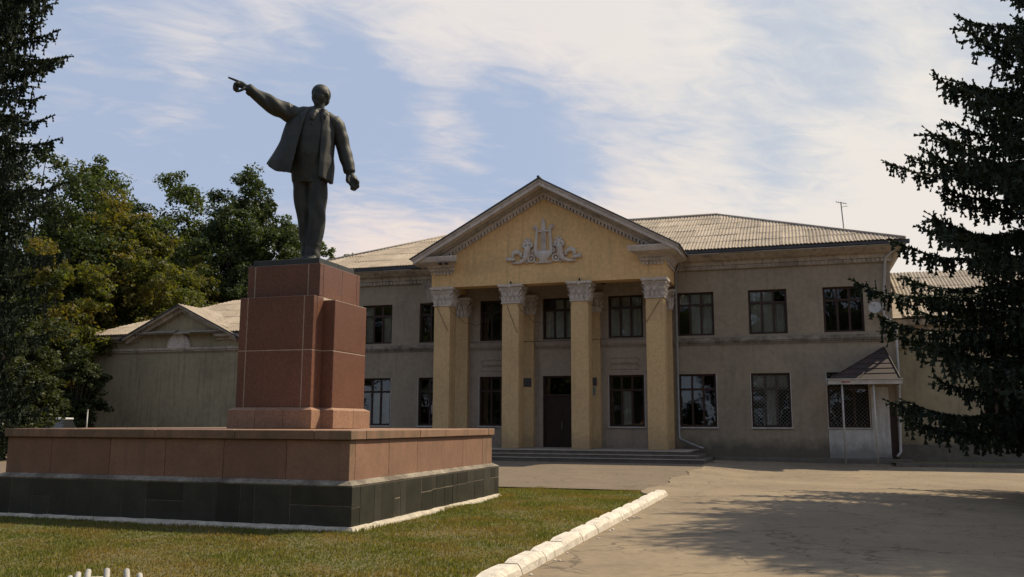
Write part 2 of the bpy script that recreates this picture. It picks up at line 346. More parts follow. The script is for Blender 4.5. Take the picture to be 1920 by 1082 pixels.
def glass():
    m = bpy.data.materials.new('window_glass'); m.use_nodes = True; t = m.node_tree; n = t.nodes; l = t.links; n.remove(n['Principled BSDF'])
    tr = n.new('ShaderNodeBsdfTransparent'); tr.inputs[0].default_value = (.78, .8, .78, 1); gl = n.new('ShaderNodeBsdfGlossy'); gl.inputs['Roughness'].default_value = .02
    gl.inputs[0].default_value = (.9, .9, .9, 1)
    fr = n.new('ShaderNodeFresnel'); fr.inputs[0].default_value = 1.62
    nz_ = n.new('ShaderNodeTexNoise'); nz_.inputs['Scale'].default_value = 1.2; geo = n.new('ShaderNodeNewGeometry'); l.new(geo.outputs['Position'], nz_.inputs[0])
    bp = n.new('ShaderNodeBump'); bp.inputs['Strength'].default_value = .12; bp.inputs['Distance'].default_value = .05; l.new(nz_.outputs[0], bp.inputs['Height']); l.new(bp.outputs[0], gl.inputs['Normal'])
    mx = n.new('ShaderNodeMixShader'); l.new(fr.outputs[0], mx.inputs[0]); l.new(tr.outputs[0], mx.inputs[1]); l.new(gl.outputs[0], mx.inputs[2]); l.new(mx.outputs[0], n['Material Output'].inputs[0])
    return m
M['glass'] = glass()

# ------------------------------------------------------------------ ground, paving, lawn
def sheet(name, x0, x1, y0, y1, nx, ny, zf, m, kind='structure'):
    xs = np.linspace(x0, x1, nx+1); ys = np.linspace(y0, y1, ny+1); X, Y = np.meshgrid(xs, ys); Z = np.vectorize(zf)(X, Y)
    v = np.stack([X.ravel(), Y.ravel(), Z.ravel()], 1); i = np.arange(nx*ny); r = i//nx; c = i % nx; a = r*(nx+1)+c
    f = np.stack([a, a+1, a+nx+2, a+nx+1], 1); me = npmesh(name, v, f, m, True)
    o = link(name, me); tag(o, kind=kind); return o
sheet('ground', -900, 900, -300, 1500, 4, 4, lambda x, y: -.30, M['gland'])
def edge_x(y): return 7.75+.16*math.sin(y*1.3)+.22*mnoise.noise(Vector((y*.9, 3, 0)))+.07*mnoise.noise(Vector((y*5, 1, 0)))
# pale asphalt to the right of the kerb: one sheet whose left edge is ragged beside the old asphalt
def asph():
    b = MB(); ys = np.linspace(-60, .2, 150); xs = [0, .02, .5, 2, 5, 10, 16, 40]
    for y in ys:
        for j, dx in enumerate(xs):
            xe = (edge_x(y) if y > -22.3 else 8.2)
            z = -.0+(-.05 if j == 0 else 0)
            x = xe+dx
            z += -.22*max(0, min(1, (x-7.9)/3))*(1 if -12 < y < -3 else max(0, 1-(-12-y)/9) if y <= -12 else max(0, -y/3))
            b.v.append((x, y, z))
    n = len(xs)
    for i in range(len(ys)-1):
        for j in range(n-1): a = i*n+j; b.f.append((a, a+1, a+n+1, a+n)); b.m.append(0)
    o = b.build('pale_asphalt_forecourt', M['asphalt']); tag(o, kind='structure')
asph()
sheet('old_asphalt_forecourt', -60, 8.3, -20.75, .1, 30, 12, lambda x, y: -.028, M['asphalt_old'])
sheet('asphalt_drive', -60, -9.5, -48, -20.75, 10, 10, lambda x, y: -.024, M['asphalt_old'])
def lawnz(x, y): return -.045+.03*mnoise.noise(Vector((x*.5, y*.5, 0)))+.012*mnoise.noise(Vector((x*2, y*2, 4)))
sheet('lawn', -9.5, 8.22, -48, -20.62, 60, 90, lambda x, y: lawnz(x, y)+(.0 if y < -20.8 else -.02), M['soil'])
def grass():
    n = 360000
    x = rng.uniform(-9.4, 8.2, n); u = rng.uniform(0, 1, n); y = -36.6+16.05*u**1.05
    keep = ~((x > -2.5) & (x < 4.78) & (y > -31.1) & (y < -23.5)); x, y = x[keep], y[keep]
    # thin, bare patches
    pn = np.array([mnoise.noise(Vector((a*.8, b*.8, 7))) for a, b in zip(x[::1], y[::1])]) if False else np.sin(x*1.7+np.sin(y*1.3)*2)*np.sin(y*2.1+x*.6)
    keep = rng.uniform(0, 1, len(x)) > .2*(pn > .5); x, y = x[keep], y[keep]; n = len(x)
    zz = np.array([lawnz(a_, b_) for a_, b_ in zip(x.tolist(), y.tolist())])-.004; h = rng.uniform(.014, .036, n)*(1+.5*np.sin(x*2.3)*np.sin(y*1.9)); tall = rng.uniform(0, 1, n) > .995; h[tall] *= 2.2
    near = (np.abs(x-4.86) < .16) & (y > -31.2) | (np.abs(y+31.2) < .14) & (x < 4.9) | (x > 8.1); h[near] *= 1.35
    a = rng.uniform(0, 2*np.pi, n); w = rng.uniform(.006, .013, n); lean = rng.uniform(.0, .035, n); la = rng.uniform(0, 2*np.pi, n)
    p0 = np.stack([x-np.cos(a)*w, y-np.sin(a)*w, zz], 1); p1 = np.stack([x+np.cos(a)*w, y+np.sin(a)*w, zz], 1)
    p2 = np.stack([x+np.cos(la)*lean, y+np.sin(la)*lean, zz+h+.01], 1)
    v = np.stack([p0, p1, p2], 1).reshape(-1, 3); f = np.arange(3*n).reshape(-1, 3)
    o = link('grass', npmesh('grass', v, f, M['grass'])); tag(o, 'short patchy grass, green turning to straw, around the monument', None, None, 'stuff'); o['category'] = 'grass'
grass()

# kerb of separate whitewashed stones
kt = thing('kerb', (8.36, -34, 0), 'whitewashed kerb of worn stone blocks between the lawn and the pale asphalt', 'kerb')
ky = -40.0; i = 0
while ky < -22.6:
    ln = random.choice([.95, 1.0, 1.0, .9, .55 if ky > -27 else 1.0])
    if ky+ln > -22.5: ln = -22.5-ky
    b = MB(); jx = random.uniform(-.007, .007); h = random.uniform(.132, .145); ns = max(2, int(ln/.16))
    rings = []
    for s_ in range(ns+1):
        y = ky+.012+(ln-.024)*s_/ns; e = .03 if s_ in (0, ns) else 0
        q = [mnoise.noise(Vector((y*5, k*3.1, 2)))*.008 for k in range(6)]
        xl, xr = 8.24+jx, 8.50+jx
        rings.append([(xl+e*.5, y, -.12), (xl+.0+q[0]+e*.5, y, h-.045-e), (xl+.04+q[1], y, h-e*.8+q[2]*.6), (xr-.06+q[3], y, h-e*.8+q[3]*.6), (xr+q[4]-e*.5, y, h-.055-e), (xr+.02+q[5], y, -.12)])
    b.loft([list(reversed(r_)) for r_ in rings]); me = b.mesh('kerb_stone', M['kerb'], (8.36, ky, 0)); link('kerb_stone', me, kt, (8.36, ky, 0))
    ky += ln+.004
# loose chips at the foot of the kerb
for _ in range(16):
    y = random.uniform(-35, -23); b = MB(); s_ = random.uniform(.012, .035); c = (8.56+abs(random.gauss(0, .08)), y, .005)
    b.ball(c, (s_, s_*1.3, s_*.6), 6, 4); o = b.build('kerb_chip', M['kerb'], kt)

# ------------------------------------------------------------------ monument platform
PX0, PX1, PY0, PY1 = -2.42, 4.67, -30.95, -23.86
pl = thing('monument_platform', (1.126, -27.4, 0), 'low square stone platform with pink slabs over black tiles carrying the pedestal', 'platform')
b = MB(); b.box(PX0+.07, PX1-.07, PY0+.07, PY1-.07, -.1, 1.40); b.build('core', M['mortard'], pl)
b = MB(); b.box(PX0-.0735, PX1+.0735, PY0-.0735, PY1+.0735, -.1, .652); b.build('tile_backing', M['mortar'], pl)
# sloping cement ledge between tiles and slabs
b = MB(); o1, o0, za, zb = .075, -.045, .672, .735
def ringr(o, z): return [(PX0-o, PY0-o, z), (PX1+o, PY0-o, z), (PX1+o, PY1+o, z), (PX0-o, PY1+o, z)]
b.loft([ringr(.075, .650), ringr(.084, .672), ringr(-.045, .735)], True); b.build('ledge', M['string'], pl)
# irregular cement skirt
b = MB(); rings = []
def skirt_pts(off, z, amp):
    pts = []
    for (ax, ay, bx, by) in ((PX0, PY0, PX1, PY0), (PX1, PY0, PX1, PY1), (PX1, PY1, PX0, PY1), (PX0, PY1, PX0, PY0)):
        for k in range(60):
            t = k/60; x = ax+(bx-ax)*t; y = ay+(by-ay)*t; cx, cy = x-1.126, y+27.405
            s_ = max(abs(cx), abs(cy)); f = (s_+off+amp*mnoise.noise(Vector((x*3.1, y*3.1, z*9)))+amp*.6*mnoise.noise(Vector((x*9, y*9, 3))))/s_
            pts.append((1.126+cx*f, -27.405+cy*f, z+(amp*.5*mnoise.noise(Vector((x*4, y*4, 9))) if z > 0 else 0)))
    return pts
b.loft([skirt_pts(.20, -.1, .03), skirt_pts(.165, -.01, .05), skirt_pts(.10, .035, .035), skirt_pts(.03, .045, .0)], True); b.build('cement_skirt', M['cement'], pl)
def tile(axis, a0, a1, z0, z1, face, nm, m, thick, bev=.003, gap=.007, lean=0):
    g = gap; b = MB(); j = random.uniform(-.003, .003)
    if axis == 'R': b.box(face-thick, face+j, a0+g, a1-g, z0+g, z1-g)      # right face (+X)
    elif axis == 'F': b.box(a0+g, a1-g, face+j, face+thick, z0+g, z1-g)    # front face (-Y)
    elif axis == 'L': b.box(face+j, face+thick, a0+g, a1-g, z0+g, z1-g)
    else: b.box(a0+g, a1-g, face-thick, face+j, z0+g, z1-g)
    c = [sum(p[k] for p in b.v)/8 for k in range(3)]
    return link(nm, b.mesh(nm, m, c, bevel=bev), pl, c)
ZB0, ZB1 = .02, .653
right = [-31.03, -30.741, -30.236, -29.973, -29.427, -29.212, -28.946, -28.277, -27.762, -27.591, -27.146, -26.711, -26.461, -25.886, -25.41, -24.831, -24.344, -24.06, -23.78]
split = {0: .33, 4: .36, 7: .38, 8: .40, 9: .40, 10: .40, 11: .40, 12: .41, 13: .42, 14: .42, 16: .42, 17: .42}
for i in range(len(right)-1):
    if i in split:
        tile('R', right[i], right[i+1], ZB0, split[i], 4.75, 'black_tile', M['blacktile'], .03); tile('R', right[i], right[i+1], split[i], ZB1, 4.75, 'black_tile', M['blacktile'], .03)
    else: tile('R', right[i], right[i+1], ZB0, ZB1, 4.75, 'black_tile', M['blacktile'], .03)
x = -2.50; front = [x]
for v_ in (.42, .5, .38, .36, .6, .6, .5, .75, .65, .46, .27, .66, .77): x += v_; front.append(x)
front[-1] = 4.75
for i in range(len(front)-1):
    if i % 5 == 2: tile('F', front[i], front[i+1], ZB0, .35, -31.03, 'black_tile', M['blacktile'], .03, gap=.004); tile('F', front[i], front[i+1], .35, ZB1, -31.03, 'black_tile', M['blacktile'], .03, gap=.004)
    else: tile('F', front[i], front[i+1], ZB0, ZB1, -31.03, 'black_tile', M['blacktile'], .03, gap=.004)
for (ax, f_) in (('L', -2.50), ('B', -23.78)):
    a = -31.03 if ax == 'L' else -2.50
    for i in range(14): tile(ax, a+i*.517, a+(i+1)*.517, ZB0, ZB1, f_, 'black_tile', M['blacktile'], .03)
ZP0, ZP1 = .715, 1.372
pk = [-30.90, -30.70, -29.443, -28.219, -27.007, -25.807, -24.576, -23.91]
for i in range(len(pk)-1):
    o = tile('R', pk[i], pk[i+1], ZP0, ZP1, 4.62, 'pink_slab', M['pink'] if i not in (0, 6) else M['capst'], .045, gap=.0045)
pf = [-2.37, -1.35, -.061, 1.103, 2.269, 3.472, 4.62]
for i in range(6): tile('F', pf[i], pf[i+1], ZP0, ZP1, -30.90, 'pink_slab', M['pink'], .045, gap=.0045)
for i in range(6):
    tile('L', -30.90+i*1.165, -30.90+(i+1)*1.165, ZP0, ZP1, -2.37, 'pink_slab', M['pink'], .045); tile('B', -2.37+i*1.165, -2.37+(i+1)*1.165, ZP0, ZP1, -23.91, 'pink_slab', M['pink'], .045)
ZC0, ZC1 = 1.376, 1.531
for a0, a1 in zip([-30.42, -28.203, -26.928, -25.4, -24.28][:-1], [-28.203, -26.928, -25.4, -24.28]):
    tile('R', a0, a1, ZC0, ZC1, PX1+.0, 'cap_slab', M['capst'], .55, bev=.010, gap=.003)
for a0, a1 in zip([PX0+.0, -.8, .9, 2.5, 4.0], [-.8, .9, 2.5, 4.0, PX1]): tile('F', a0, a1, ZC0, ZC1, PY0, 'cap_slab', M['capst'], .53, bev=.010, gap=.003)
for a0, a1 in zip([-30.42, -28.4, -26.3], [-28.4, -26.3, -24.28]): tile('L', a0, a1, ZC0, ZC1, PX0, 'cap_slab', M['capst'], .55, bev=.01, gap=.003)
for a0, a1 in zip([PX0, -.3, 2.0], [-.3, 2.0, PX1]): tile('B', a0, a1, ZC0, ZC1, PY1, 'cap_slab', M['capst'], .42, bev=.01, gap=.003)
b = MB(); b.box(PX0+.5, PX1-.5, PY0+.5, PY1-.4, 1.39, 1.522); b.build('top_paving', M['pinkbase'], pl)

# ------------------------------------------------------------------ pedestal
PC = (1.126, -26.61)
pd = thing('monument_pedestal', (PC[0], PC[1], 1.53), 'tall stepped red granite pedestal with projecting side piers under the pointing statue', 'pedestal')
def pbox(nm, x0, x1, y0, y1, z0, z1, m, bev=.008):
    b = MB(); b.box(PC[0]+x0, PC[0]+x1, PC[1]+y0, PC[1]+y1, z0, z1); c = [sum(p[k] for p in b.v)/8 for k in range(3)]
    return link(nm, b.mesh(nm, m, c, bevel=bev), pd, c)
# mortar core
b = MB(); b.box(PC[0]-.876, PC[0]+.876, PC[1]-1.110, PC[1]+1.110, 1.56, 4.27); b.box(PC[0]-1.150, PC[0]+1.150, PC[1]-.710, PC[1]+.710, 1.57, 4.21); b.box(PC[0]-.870, PC[0]+.870, PC[1]-.890, PC[1]+.890, 4.2, 4.975); b.build('core', M['mortarp'], pd)
# base course: blocks with a chamfered top
def baseblock(x0, x1, y0, y1, cx0, cx1, cy0, cy1):
    b = MB(); X0, X1, Y0, Y1 = PC[0]+x0, PC[0]+x1, PC[1]+y0, PC[1]+y1
    rg = lambda e0, e1, e2, e3, z: [(X0+e0, Y0+e2, z), (X1-e1, Y0+e2, z), (X1-e1, Y1-e3, z), (X0+e0, Y1-e3, z)]
    b.loft([rg(0, 0, 0, 0, 1.532), rg(0, 0, 0, 0, 1.905), rg(cx0, cx1, cy0, cy1, 1.955)]); b.build('base_block', M['pinkbase'], pd, bevel=.005)
g = .004
for xa, xb in ((-.99, -.33), (-.33, .33), (.33, .99)):
    baseblock(xa+(g if xa > -.9 else 0), xb-(g if xb < .9 else 0), -1.235, -.83, .10 if xa < -.9 else 0, .10 if xb > .9 else 0, .10, 0)
    baseblock(xa+(g if xa > -.9 else 0), xb-(g if xb < .9 else 0), .83, 1.235, .10 if xa < -.9 else 0, .10 if xb > .9 else 0, 0, .10)
for s_ in (1, -1):
    for ya, yb in ((-.83, .05), (.05, .83)):
        x0, x1 = (.60, 1.26) if s_ > 0 else (-1.26, -.60)
        baseblock(x0, x1, ya+(g if ya > 0 else 0), yb-(g if yb < .5 else 0), 0 if s_ > 0 else .10, .10 if s_ > 0 else 0, .10 if ya < -.5 else 0, .10 if yb > .5 else 0)
# lower block: slabs on the front, sides and back; joints left open
Z1, Z2, Z3 = 1.952, 3.14, 4.28
g = .010
for (z0, z1) in ((Z1, Z2), (Z2, Z3)):
    for xa, xb in ((-.887, -.70), (-.70, .66), (.66, .887)):
        for ys in ((-1.12, -.98), (.98, 1.12)): pbox('red_slab', xa+(g if xa > -.8 else 0), xb-(g if xb < .8 else 0), ys[0], ys[1], z0+g, z1-g, M['red'])
    for s_ in (1, -1):
        xs = (.80, .887) if s_ > 0 else (-.887, -.80)
        for ya, yb in ((-.976, -.724), (.724, .976)): pbox('red_slab', xs[0], xs[1], ya, yb, z0+g, z1-g, M['red'])
# piers
for (z0, z1) in ((Z1, Z2), (Z2, 4.215)):
    for s_ in (1, -1):
        xs = (.72, 1.16) if s_ > 0 else (-1.16, -.72)
        pbox('pier_slab', xs[0], xs[1], -.72, .72, z0+g, z1-g, M['red'])
# upper block
for (xa, xb) in ((-.88, -.70), (-.70, .60), (.60, .88)):
    pbox('upper_slab', xa+(g if xa > -.8 else 0), xb-(g if xb < .8 else 0), -.90, -.75, 4.285, 4.985, M['red'])
    pbox('upper_slab', xa+(g if xa > -.8 else 0), xb-(g if xb < .8 else 0), .75, .90, 4.285, 4.985, M['red'])
for s_ in (1, -1):
    xs = (.74, .88) if s_ > 0 else (-.88, -.74)
    pbox('upper_slab', xs[0], xs[1], -.745, .05-g, 4.285, 4.985, M['red']); pbox('upper_slab', xs[0], xs[1], .05+g, .745, 4.285, 4.985, M['red'])
for (y_, z_) in ((-.30, 4.235), (.52, 4.235)):
    pbox('iron_pin', .93, .96, y_, y_+.03, 4.2, 4.29, M['pinkbase'], .002)
# black cap slabs
for i, (xa, xb) in enumerate(((-.81, .02), (.02, .81))):
    for ya, yb in ((-.83, .0), (0, .75)):
        pbox('cap_slab', xa+.003, xb-.003, ya+.003, yb-.003, 4.985, 5.115, M['blackstone'], .006)

# ------------------------------------------------------------------ statue
SU = Vector((.8572, .5150, 0)); SV = Vector((-.5150, .8572, 0)); SO = Vector((PC[0]+.03, PC[1]-.12, 5.115))
st = thing('statue', SO, 'dark statue of a man in an open coat pointing left with a raised arm', 'statue')
def L3(p): return SU*p[0]+SV*p[1]+Vector((0, 0, p[2]))
class SB(MB):
    def limb(s, secs, n=18):   # secs: (u,d,z, ru, rd) ellipses; rings perpendicular to the path
        pts = [Vector(q[:3]) for q in secs]; rings = []; ref = None
        for i, p in enumerate(pts):
            t = (pts[min(i+1, len(pts)-1)]-pts[max(i-1, 0)]).normalized()
            e2 = Vector((0, 1, 0)); e2 = (e2-t*e2.dot(t)).normalized(); e1 = e2.cross(t).normalized()
            rings.append([p+e1*math.cos(2*math.pi*k/n)*secs[i][3]+e2*math.sin(2*math.pi*k/n)*secs[i][4] for k in range(n)])
        return s.loft(rings)
def remesh(name, mb, vox, mats, smooth_it=2, disp=None):
    v = [L3(p) for p in mb.v]; me = bpy.data.meshes.new(name); me.from_pydata(v, [], mb.f)
    bm = bmesh.new(); bm.from_mesh(me); bmesh.ops.recalc_face_normals(bm, faces=bm.faces); bm.to_mesh(me); bm.free()
    o = bpy.data.objects.new(name, me); COL.objects.link(o)
    md = o.modifiers.new('r', 'REMESH'); md.mode = 'VOXEL'; md.voxel_size = vox
    ms = o.modifiers.new('s', 'SMOOTH'); ms.iterations = smooth_it; ms.factor = .5
    dg = bpy.context.evaluated_depsgraph_get(); m2 = bpy.data.meshes.new_from_object(o.evaluated_get(dg))
    bpy.data.objects.remove(o); bpy.data.meshes.remove(me)
    if disp:
        n_ = len(m2.vertices); cs = np.empty(n_*3, np.float32); m2.vertices.foreach_get('co', cs); ns = np.empty(n_*3, np.float32); m2.vertices.foreach_get('normal', ns)
        cs = cs.reshape(-1, 3); ns = ns.reshape(-1, 3); qu = cs @ np.array(SU); qv = cs @ np.array(SV)
        ds = np.array([disp((float(a), float(b2), float(c))) for a, b2, c in zip(qu, qv, cs[:, 2])], np.float32)
        m2.vertices.foreach_set('co', (cs+ns*ds[:, None]).ravel())
    m2.materials.clear(); m2.materials.append(mats); m2.polygons.foreach_set('use_smooth', [True]*len(m2.polygons)); m2.update(); m2.name = name
    return link(name, m2, st)
bd = SB()
# trousers
bd.limb([(-.10, .05, 2.35, .26, .24), (-.17, .05, 2.05, .205, .22), (-.145, .06, 1.65, .175, .19), (-.085, .07, 1.2, .150, .165), (-.02, .09, .75, .140, .155), (.045, .10, .35, .135, .155), (.07, .10, .15, .15, .17)])
bd.limb([(.18, -.02, 2.35, .28, .25), (.215, -.04, 1.85, .235, .235), (.225, -.08, 1.4, .21, .205), (.225, -.10, 1.05, .200, .19), (.205, -.10, .65, .185, .18), (.17, -.10, .3, .165, .175), (.165, -.10, .12, .175, .19)])
# shoes
def shoe(u, d, ang, ln=.56):
    ca, sa = math.cos(ang), math.sin(ang); secs = []
    rings = []
    for t, w, h in ((-.24, .075, .16), (-.2, .10, .22), (-.05, .105, .24), (.1, .105, .19), (.25, .115, .14), (.36, .10, .11), (.42, .05, .07)):
        ring = []
        for k in range(14):
            a = 2*math.pi*k/14; x = w*math.cos(a); z = max(0, h*(.5+.5*math.sin(a)))
            ring.append(Vector((u+ca*t*ln/.66-sa*x, d+sa*t*ln/.66+ca*x, z)))
        rings.append(ring)
    bd.loft(rings)
shoe(.03, .02, R(215)); shoe(.16, -.16, R(262))
# torso with waistcoat
bd.limb([(.05, 0, 1.85, .34, .25), (.04, 0, 2.2, .36, .28), (.03, -.02, 2.55, .37, .31), (.05, -.02, 2.9, .40, .31), (.08, .0, 3.2, .42, .28), (.10, .02, 3.42, .42, .24), (.13, .04, 3.55, .30, .19), (.17, .04, 3.64, .14, .14)], 24)
bd.limb([(-.36, .02, 3.42, .17, .2), (-.15, .03, 3.50, .17, .21), (.12, .04, 3.50, .17, .2), (.38, .03, 3.42, .17, .21), (.56, .0, 3.29, .17, .2)])
bd.limb([(.17, .04, 3.5, .135, .14), (.19, .02, 3.68, .12, .125), (.20, .01, 3.8, .115, .12)])
# head
HA = R(232); HC = Vector((.205, .01, 3.95)); fx = Vector((math.cos(HA), math.sin(HA), 0)); sx = Vector((-math.sin(HA), math.cos(HA), 0))
HM = Matrix((fx, sx, Vector((0, 0, 1)))).transposed()
def hb(f, s_, z, rf, rs, rz, n=16, m=10): bd.ball(HC+fx*f+sx*s_+Vector((0, 0, z)), (rf, rs, rz), n, m, HM)
hb(-.03, 0, .06, .25, .205, .222, 24, 14); hb(.05, 0, -.05, .17, .17, .19); hb(.11, 0, -.19, .085, .085, .085); hb(.09, 0, -.12, .11, .115, .10)
hb(.205, 0, -.02, .045, .030, .06, 10, 8); hb(.20, 0, .01, .03, .024, .06, 10, 8)                # nose
hb(.165, .07, .075, .035, .055, .022, 10, 6); hb(.165, -.07, .075, .035, .055, .022, 10, 6)       # brows
hb(.12, .09, -.04, .06, .05, .05, 10, 6); hb(.12, -.09, -.04, .06, .05, .05, 10, 6)               # cheekbones
hb(.185, 0, -.095, .035, .07, .022, 10, 6); hb(.17, 0, -.14, .035, .05, .018, 10, 6)              # moustache, lip
hb(.16, 0, -.205, .055, .055, .075, 10, 8); hb(.16, 0, -.255, .04, .035, .05, 10, 8)              # goatee
hb(-.01, .205, .0, .045, .022, .065, 10, 8); hb(-.01, -.205, .0, .045, .022, .065, 10, 8)           # ears
hb(-.12, 0, -.07, .13, .15, .13)                                                              # back of head
# right arm, raised and pointing (viewer's left)
bd.limb([(-.28, .02, 3.42, .20, .21), (-.42, .0, 3.46, .215, .21), (-.62, -.06, 3.52, .205, .20), (-.86, -.13, 3.60, .195, .185), (-1.05, -.17, 3.69, .17, .165), (-1.24, -.21, 3.80, .135, .13), (-1.37, -.23, 3.885, .118, .115), (-1.385, -.23, 3.89, .10, .10)])
bd.limb([(-1.33, -.22, 3.87, .08, .075), (-1.42, -.23, 3.915, .072, .06), (-1.52, -.24, 3.965, .085, .055), (-1.60, -.25, 3.985, .078, .05), (-1.63, -.25, 3.99, .05, .04)], 14)
def finger(pts, r0, r1):
    n = len(pts); bd.limb([(*p, r0+(r1-r0)*i/(n-1), r0+(r1-r0)*i/(n-1)) for i, p in enumerate(pts)], 10)
finger([(-1.54, -.25, 4.01), (-1.64, -.26, 4.045), (-1.73, -.265, 4.075), (-1.81, -.265, 4.10)], .034, .024)
for k, (dd, zz) in enumerate(((-.285, .0), (-.235, -.015), (-.19, -.03))):
    finger([(-1.57, dd, 3.97+zz), (-1.655, dd-.01, 3.96+zz), (-1.675, dd-.01, 3.885+zz), (-1.62, dd, 3.845+zz), (-1.57, dd, 3.87+zz)], .036, .028)
finger([(-1.44, -.29, 3.88), (-1.50, -.33, 3.81), (-1.57, -.33, 3.775), (-1.61, -.32, 3.775)], .036, .026)
# left arm, hanging (viewer's right)
bd.limb([(.50, .02, 3.34, .20, .21), (.60, .02, 3.26, .195, .21), (.70, .02, 3.0, .17, .185), (.765, .02, 2.75, .160, .17), (.83, -.02, 2.52, .160, .16), (.885, -.06, 2.32, .145, .145), (.915, -.09, 2.17, .135, .135), (.918, -.09, 2.15, .11, .11)])
bd.limb([(.91, -.09, 2.22, .08, .075), (.93, -.10, 2.10, .10, .085), (.96, -.11, 2.0, .14, .095), (1.0, -.12, 1.9, .12, .09), (1.02, -.12, 1.84, .08, .07)], 14)
for k, dd in enumerate((-.19, -.145, -.10, -.055)):
    finger([(1.0, dd, 2.0), (1.10, dd-.01, 1.93), (1.12, dd-.01, 1.84), (1.05, dd, 1.78), (.95, dd, 1.82)], .044, .036)
finger([(.90, -.17, 2.05), (.87, -.21, 1.96), (.90, -.22, 1.88), (.95, -.22, 1.85)], .04, .028)
# waistcoat buttons, tie knot, shirt collar
for i in range(5): bd.ball((-.02+.012*i, -.325+.006*i, 2.45+.18*i), .02, 8, 6)
bd.limb([(.02, -.26, 3.28, .045, .05), (.06, -.24, 3.38, .06, .05), (.10, -.19, 3.48, .05, .06), (.12, -.14, 3.54, .05, .05)], 10)
def fold(q):
    u, d, z = q
    if z < 1.9: return .012*math.sin(u*26+math.sin(z*5)*1.8)*min(1, z/.3)+.014*mnoise.noise(Vector((u*6, d*6, z*1.8)))+(.005*math.sin(z*26+u*9) if z < .45 else 0)
    if u < -.45 and z > 3.2: return .012*math.sin(u*21+z*17+2*mnoise.noise(Vector(q)*3)) if u > -1.36 else 0
    if u > .6 and z > 2.2: return .009*math.sin(z*19-u*12+3*mnoise.noise(Vector(q)*2))*(.5+.5*mnoise.noise(Vector(q)*2.2))
    return 0
remesh('figure', bd, .017, M['bronze'], 2, fold)
# coat: an open shell with thickness, hem height changing round the body
co = SB()
LV = [(3.60, .13, .30, .26, .20, .04), (3.50, .11, .46, .44, .25, .03), (3.3, .09, .60, .50, .31, .02), (3.05, .07, .655, .52, .345, .0), (2.8, .04, .70, .53, .38, .0), (2.5, .0, .79, .55, .42, .0), (2.28, -.02, .88, .585, .45, .0), (1.8, -.03, .90, .57, .47, .0)]
IN = [(3.60, .02, .24), (3.45, -.07, .30), (3.2, -.15, .27), (2.65, -.27, .25), (2.3, -.33, .24), (1.9, -.41, .235)]
def itp(tab, z):
    for a, b2 in zip(tab, tab[1:]):
        if b2[0] <= z <= a[0]: t = (a[0]-z)/(a[0]-b2[0]); return [a[k]+(b2[k]-a[k])*t for k in range(1, len(a))]
    return list(tab[0][1:]) if z > tab[0][0] else list(tab[-1][1:])
NT, NV = 96, 60
def coatpt(i, j, inner):
    s_ = i/NT; z = 3.60
    # hem height by position round the body (s_=0 viewer-left inner edge, .5 back, 1 viewer-right inner edge)
    hem = [(0, 1.975), (.08, 2.02), (.18, 2.20), (.26, 2.29), (.5, 2.15), (.72, 1.95), (.85, 1.84), (1.0, 1.93)]
    for a, b2 in zip(hem, hem[1:]):
        if a[0] <= s_ <= b2[0]: hz = a[1]+(b2[1]-a[1])*(s_-a[0])/(b2[0]-a[0]); break
    z = 3.60+(hz-3.60)*j/NV
    uc, hl, hr, hd, dc = itp(LV, z); ul, ur = itp(IN, z)
    a0 = -math.acos(max(-1, min(1, (ul-uc)/(hl if ul < uc else hr)))); a1 = -math.acos(max(-1, min(1, (ur-uc)/(hl if ur < uc else hr))))
    th = a0-(a0+2*math.pi-a1)*s_ if False else a0+(a1-2*math.pi-a0)*s_
    h = hl if math.cos(th) < 0 else hr; t = .045
    fo = .020*math.sin(s_*70+z*1.5)*max(0, (3.3-z)/1.3)+.02*mnoise.noise(Vector((s_*14, z*2.0, 1)))+(.035*math.exp(-((s_-.90)/.035)**2)+.02*math.exp(-((s_-.10)/.03)**2))*max(0, min(1, (3.3-z)))
    k = -t if inner else fo
    return Vector((uc+(h+k)*math.cos(th), dc+(hd+k)*math.sin(th), z))
base0 = len(co.v)
for inner in (0, 1):
    for j in range(NV+1):
        for i in range(NT+1): co.v.append(tuple(coatpt(i, j, inner)))
W1 = NT+1; off = W1*(NV+1)
for j in range(NV):
    for i in range(NT):
        a = j*W1+i; co.f.append((a, a+1, a+W1+1, a+W1)); co.m.append(0); a += off; co.f.append((a, a+W1, a+W1+1, a+1)); co.m.append(0)
    for i in (0, NT):
        a = j*W1+i; f_ = (a, a+W1, a+W1+off, a+off); co.f.append(f_ if i == 0 else f_[::-1]); co.m.append(0)
for i in range(NT):
    for j in (0, NV):
        a = j*W1+i; f_ = (a, a+off, a+off+1, a+1); co.f.append(f_ if j == 0 else f_[::-1]); co.m.append(0)
# lapels and collar
def slab(poly, th=.03):
    pts = [Vector(p) for p in poly]; nrm = (pts[1]-pts[0]).cross(pts[2]-pts[0]).normalized()*th
    co.loft([[p for p in pts], [p+nrm for p in pts]])
slab([(.27, -.245, 3.16), (.37, -.25, 3.40), (.30, -.235, 3.44), (.34, -.19, 3.55), (.26, -.15, 3.62), (.22, -.22, 3.38)])
slab([(-.17, -.29, 3.12), (-.10, -.21, 3.42), (.01, -.14, 3.60), (-.10, -.13, 3.56), (-.16, -.19, 3.44), (-.24, -.22, 3.38)][::-1])
co.limb([(.02, -.10, 3.58, .05, .05), (-.02, .06, 3.62, .06, .05), (.10, .20, 3.66, .06, .05), (.26, .18, 3.65, .06, .05), (.32, .05, 3.62, .06, .05), (.27, -.12, 3.58, .05, .05)], 10)
0 and co.limb([(.60, -.02, 2.44, .05, .14), (.615, -.02, 2.38, .05, .14), (.61, -.02, 2.32, .05, .12)], 10)   # pocket flap
remesh('coat', co, .016, M['bronze'], 1)

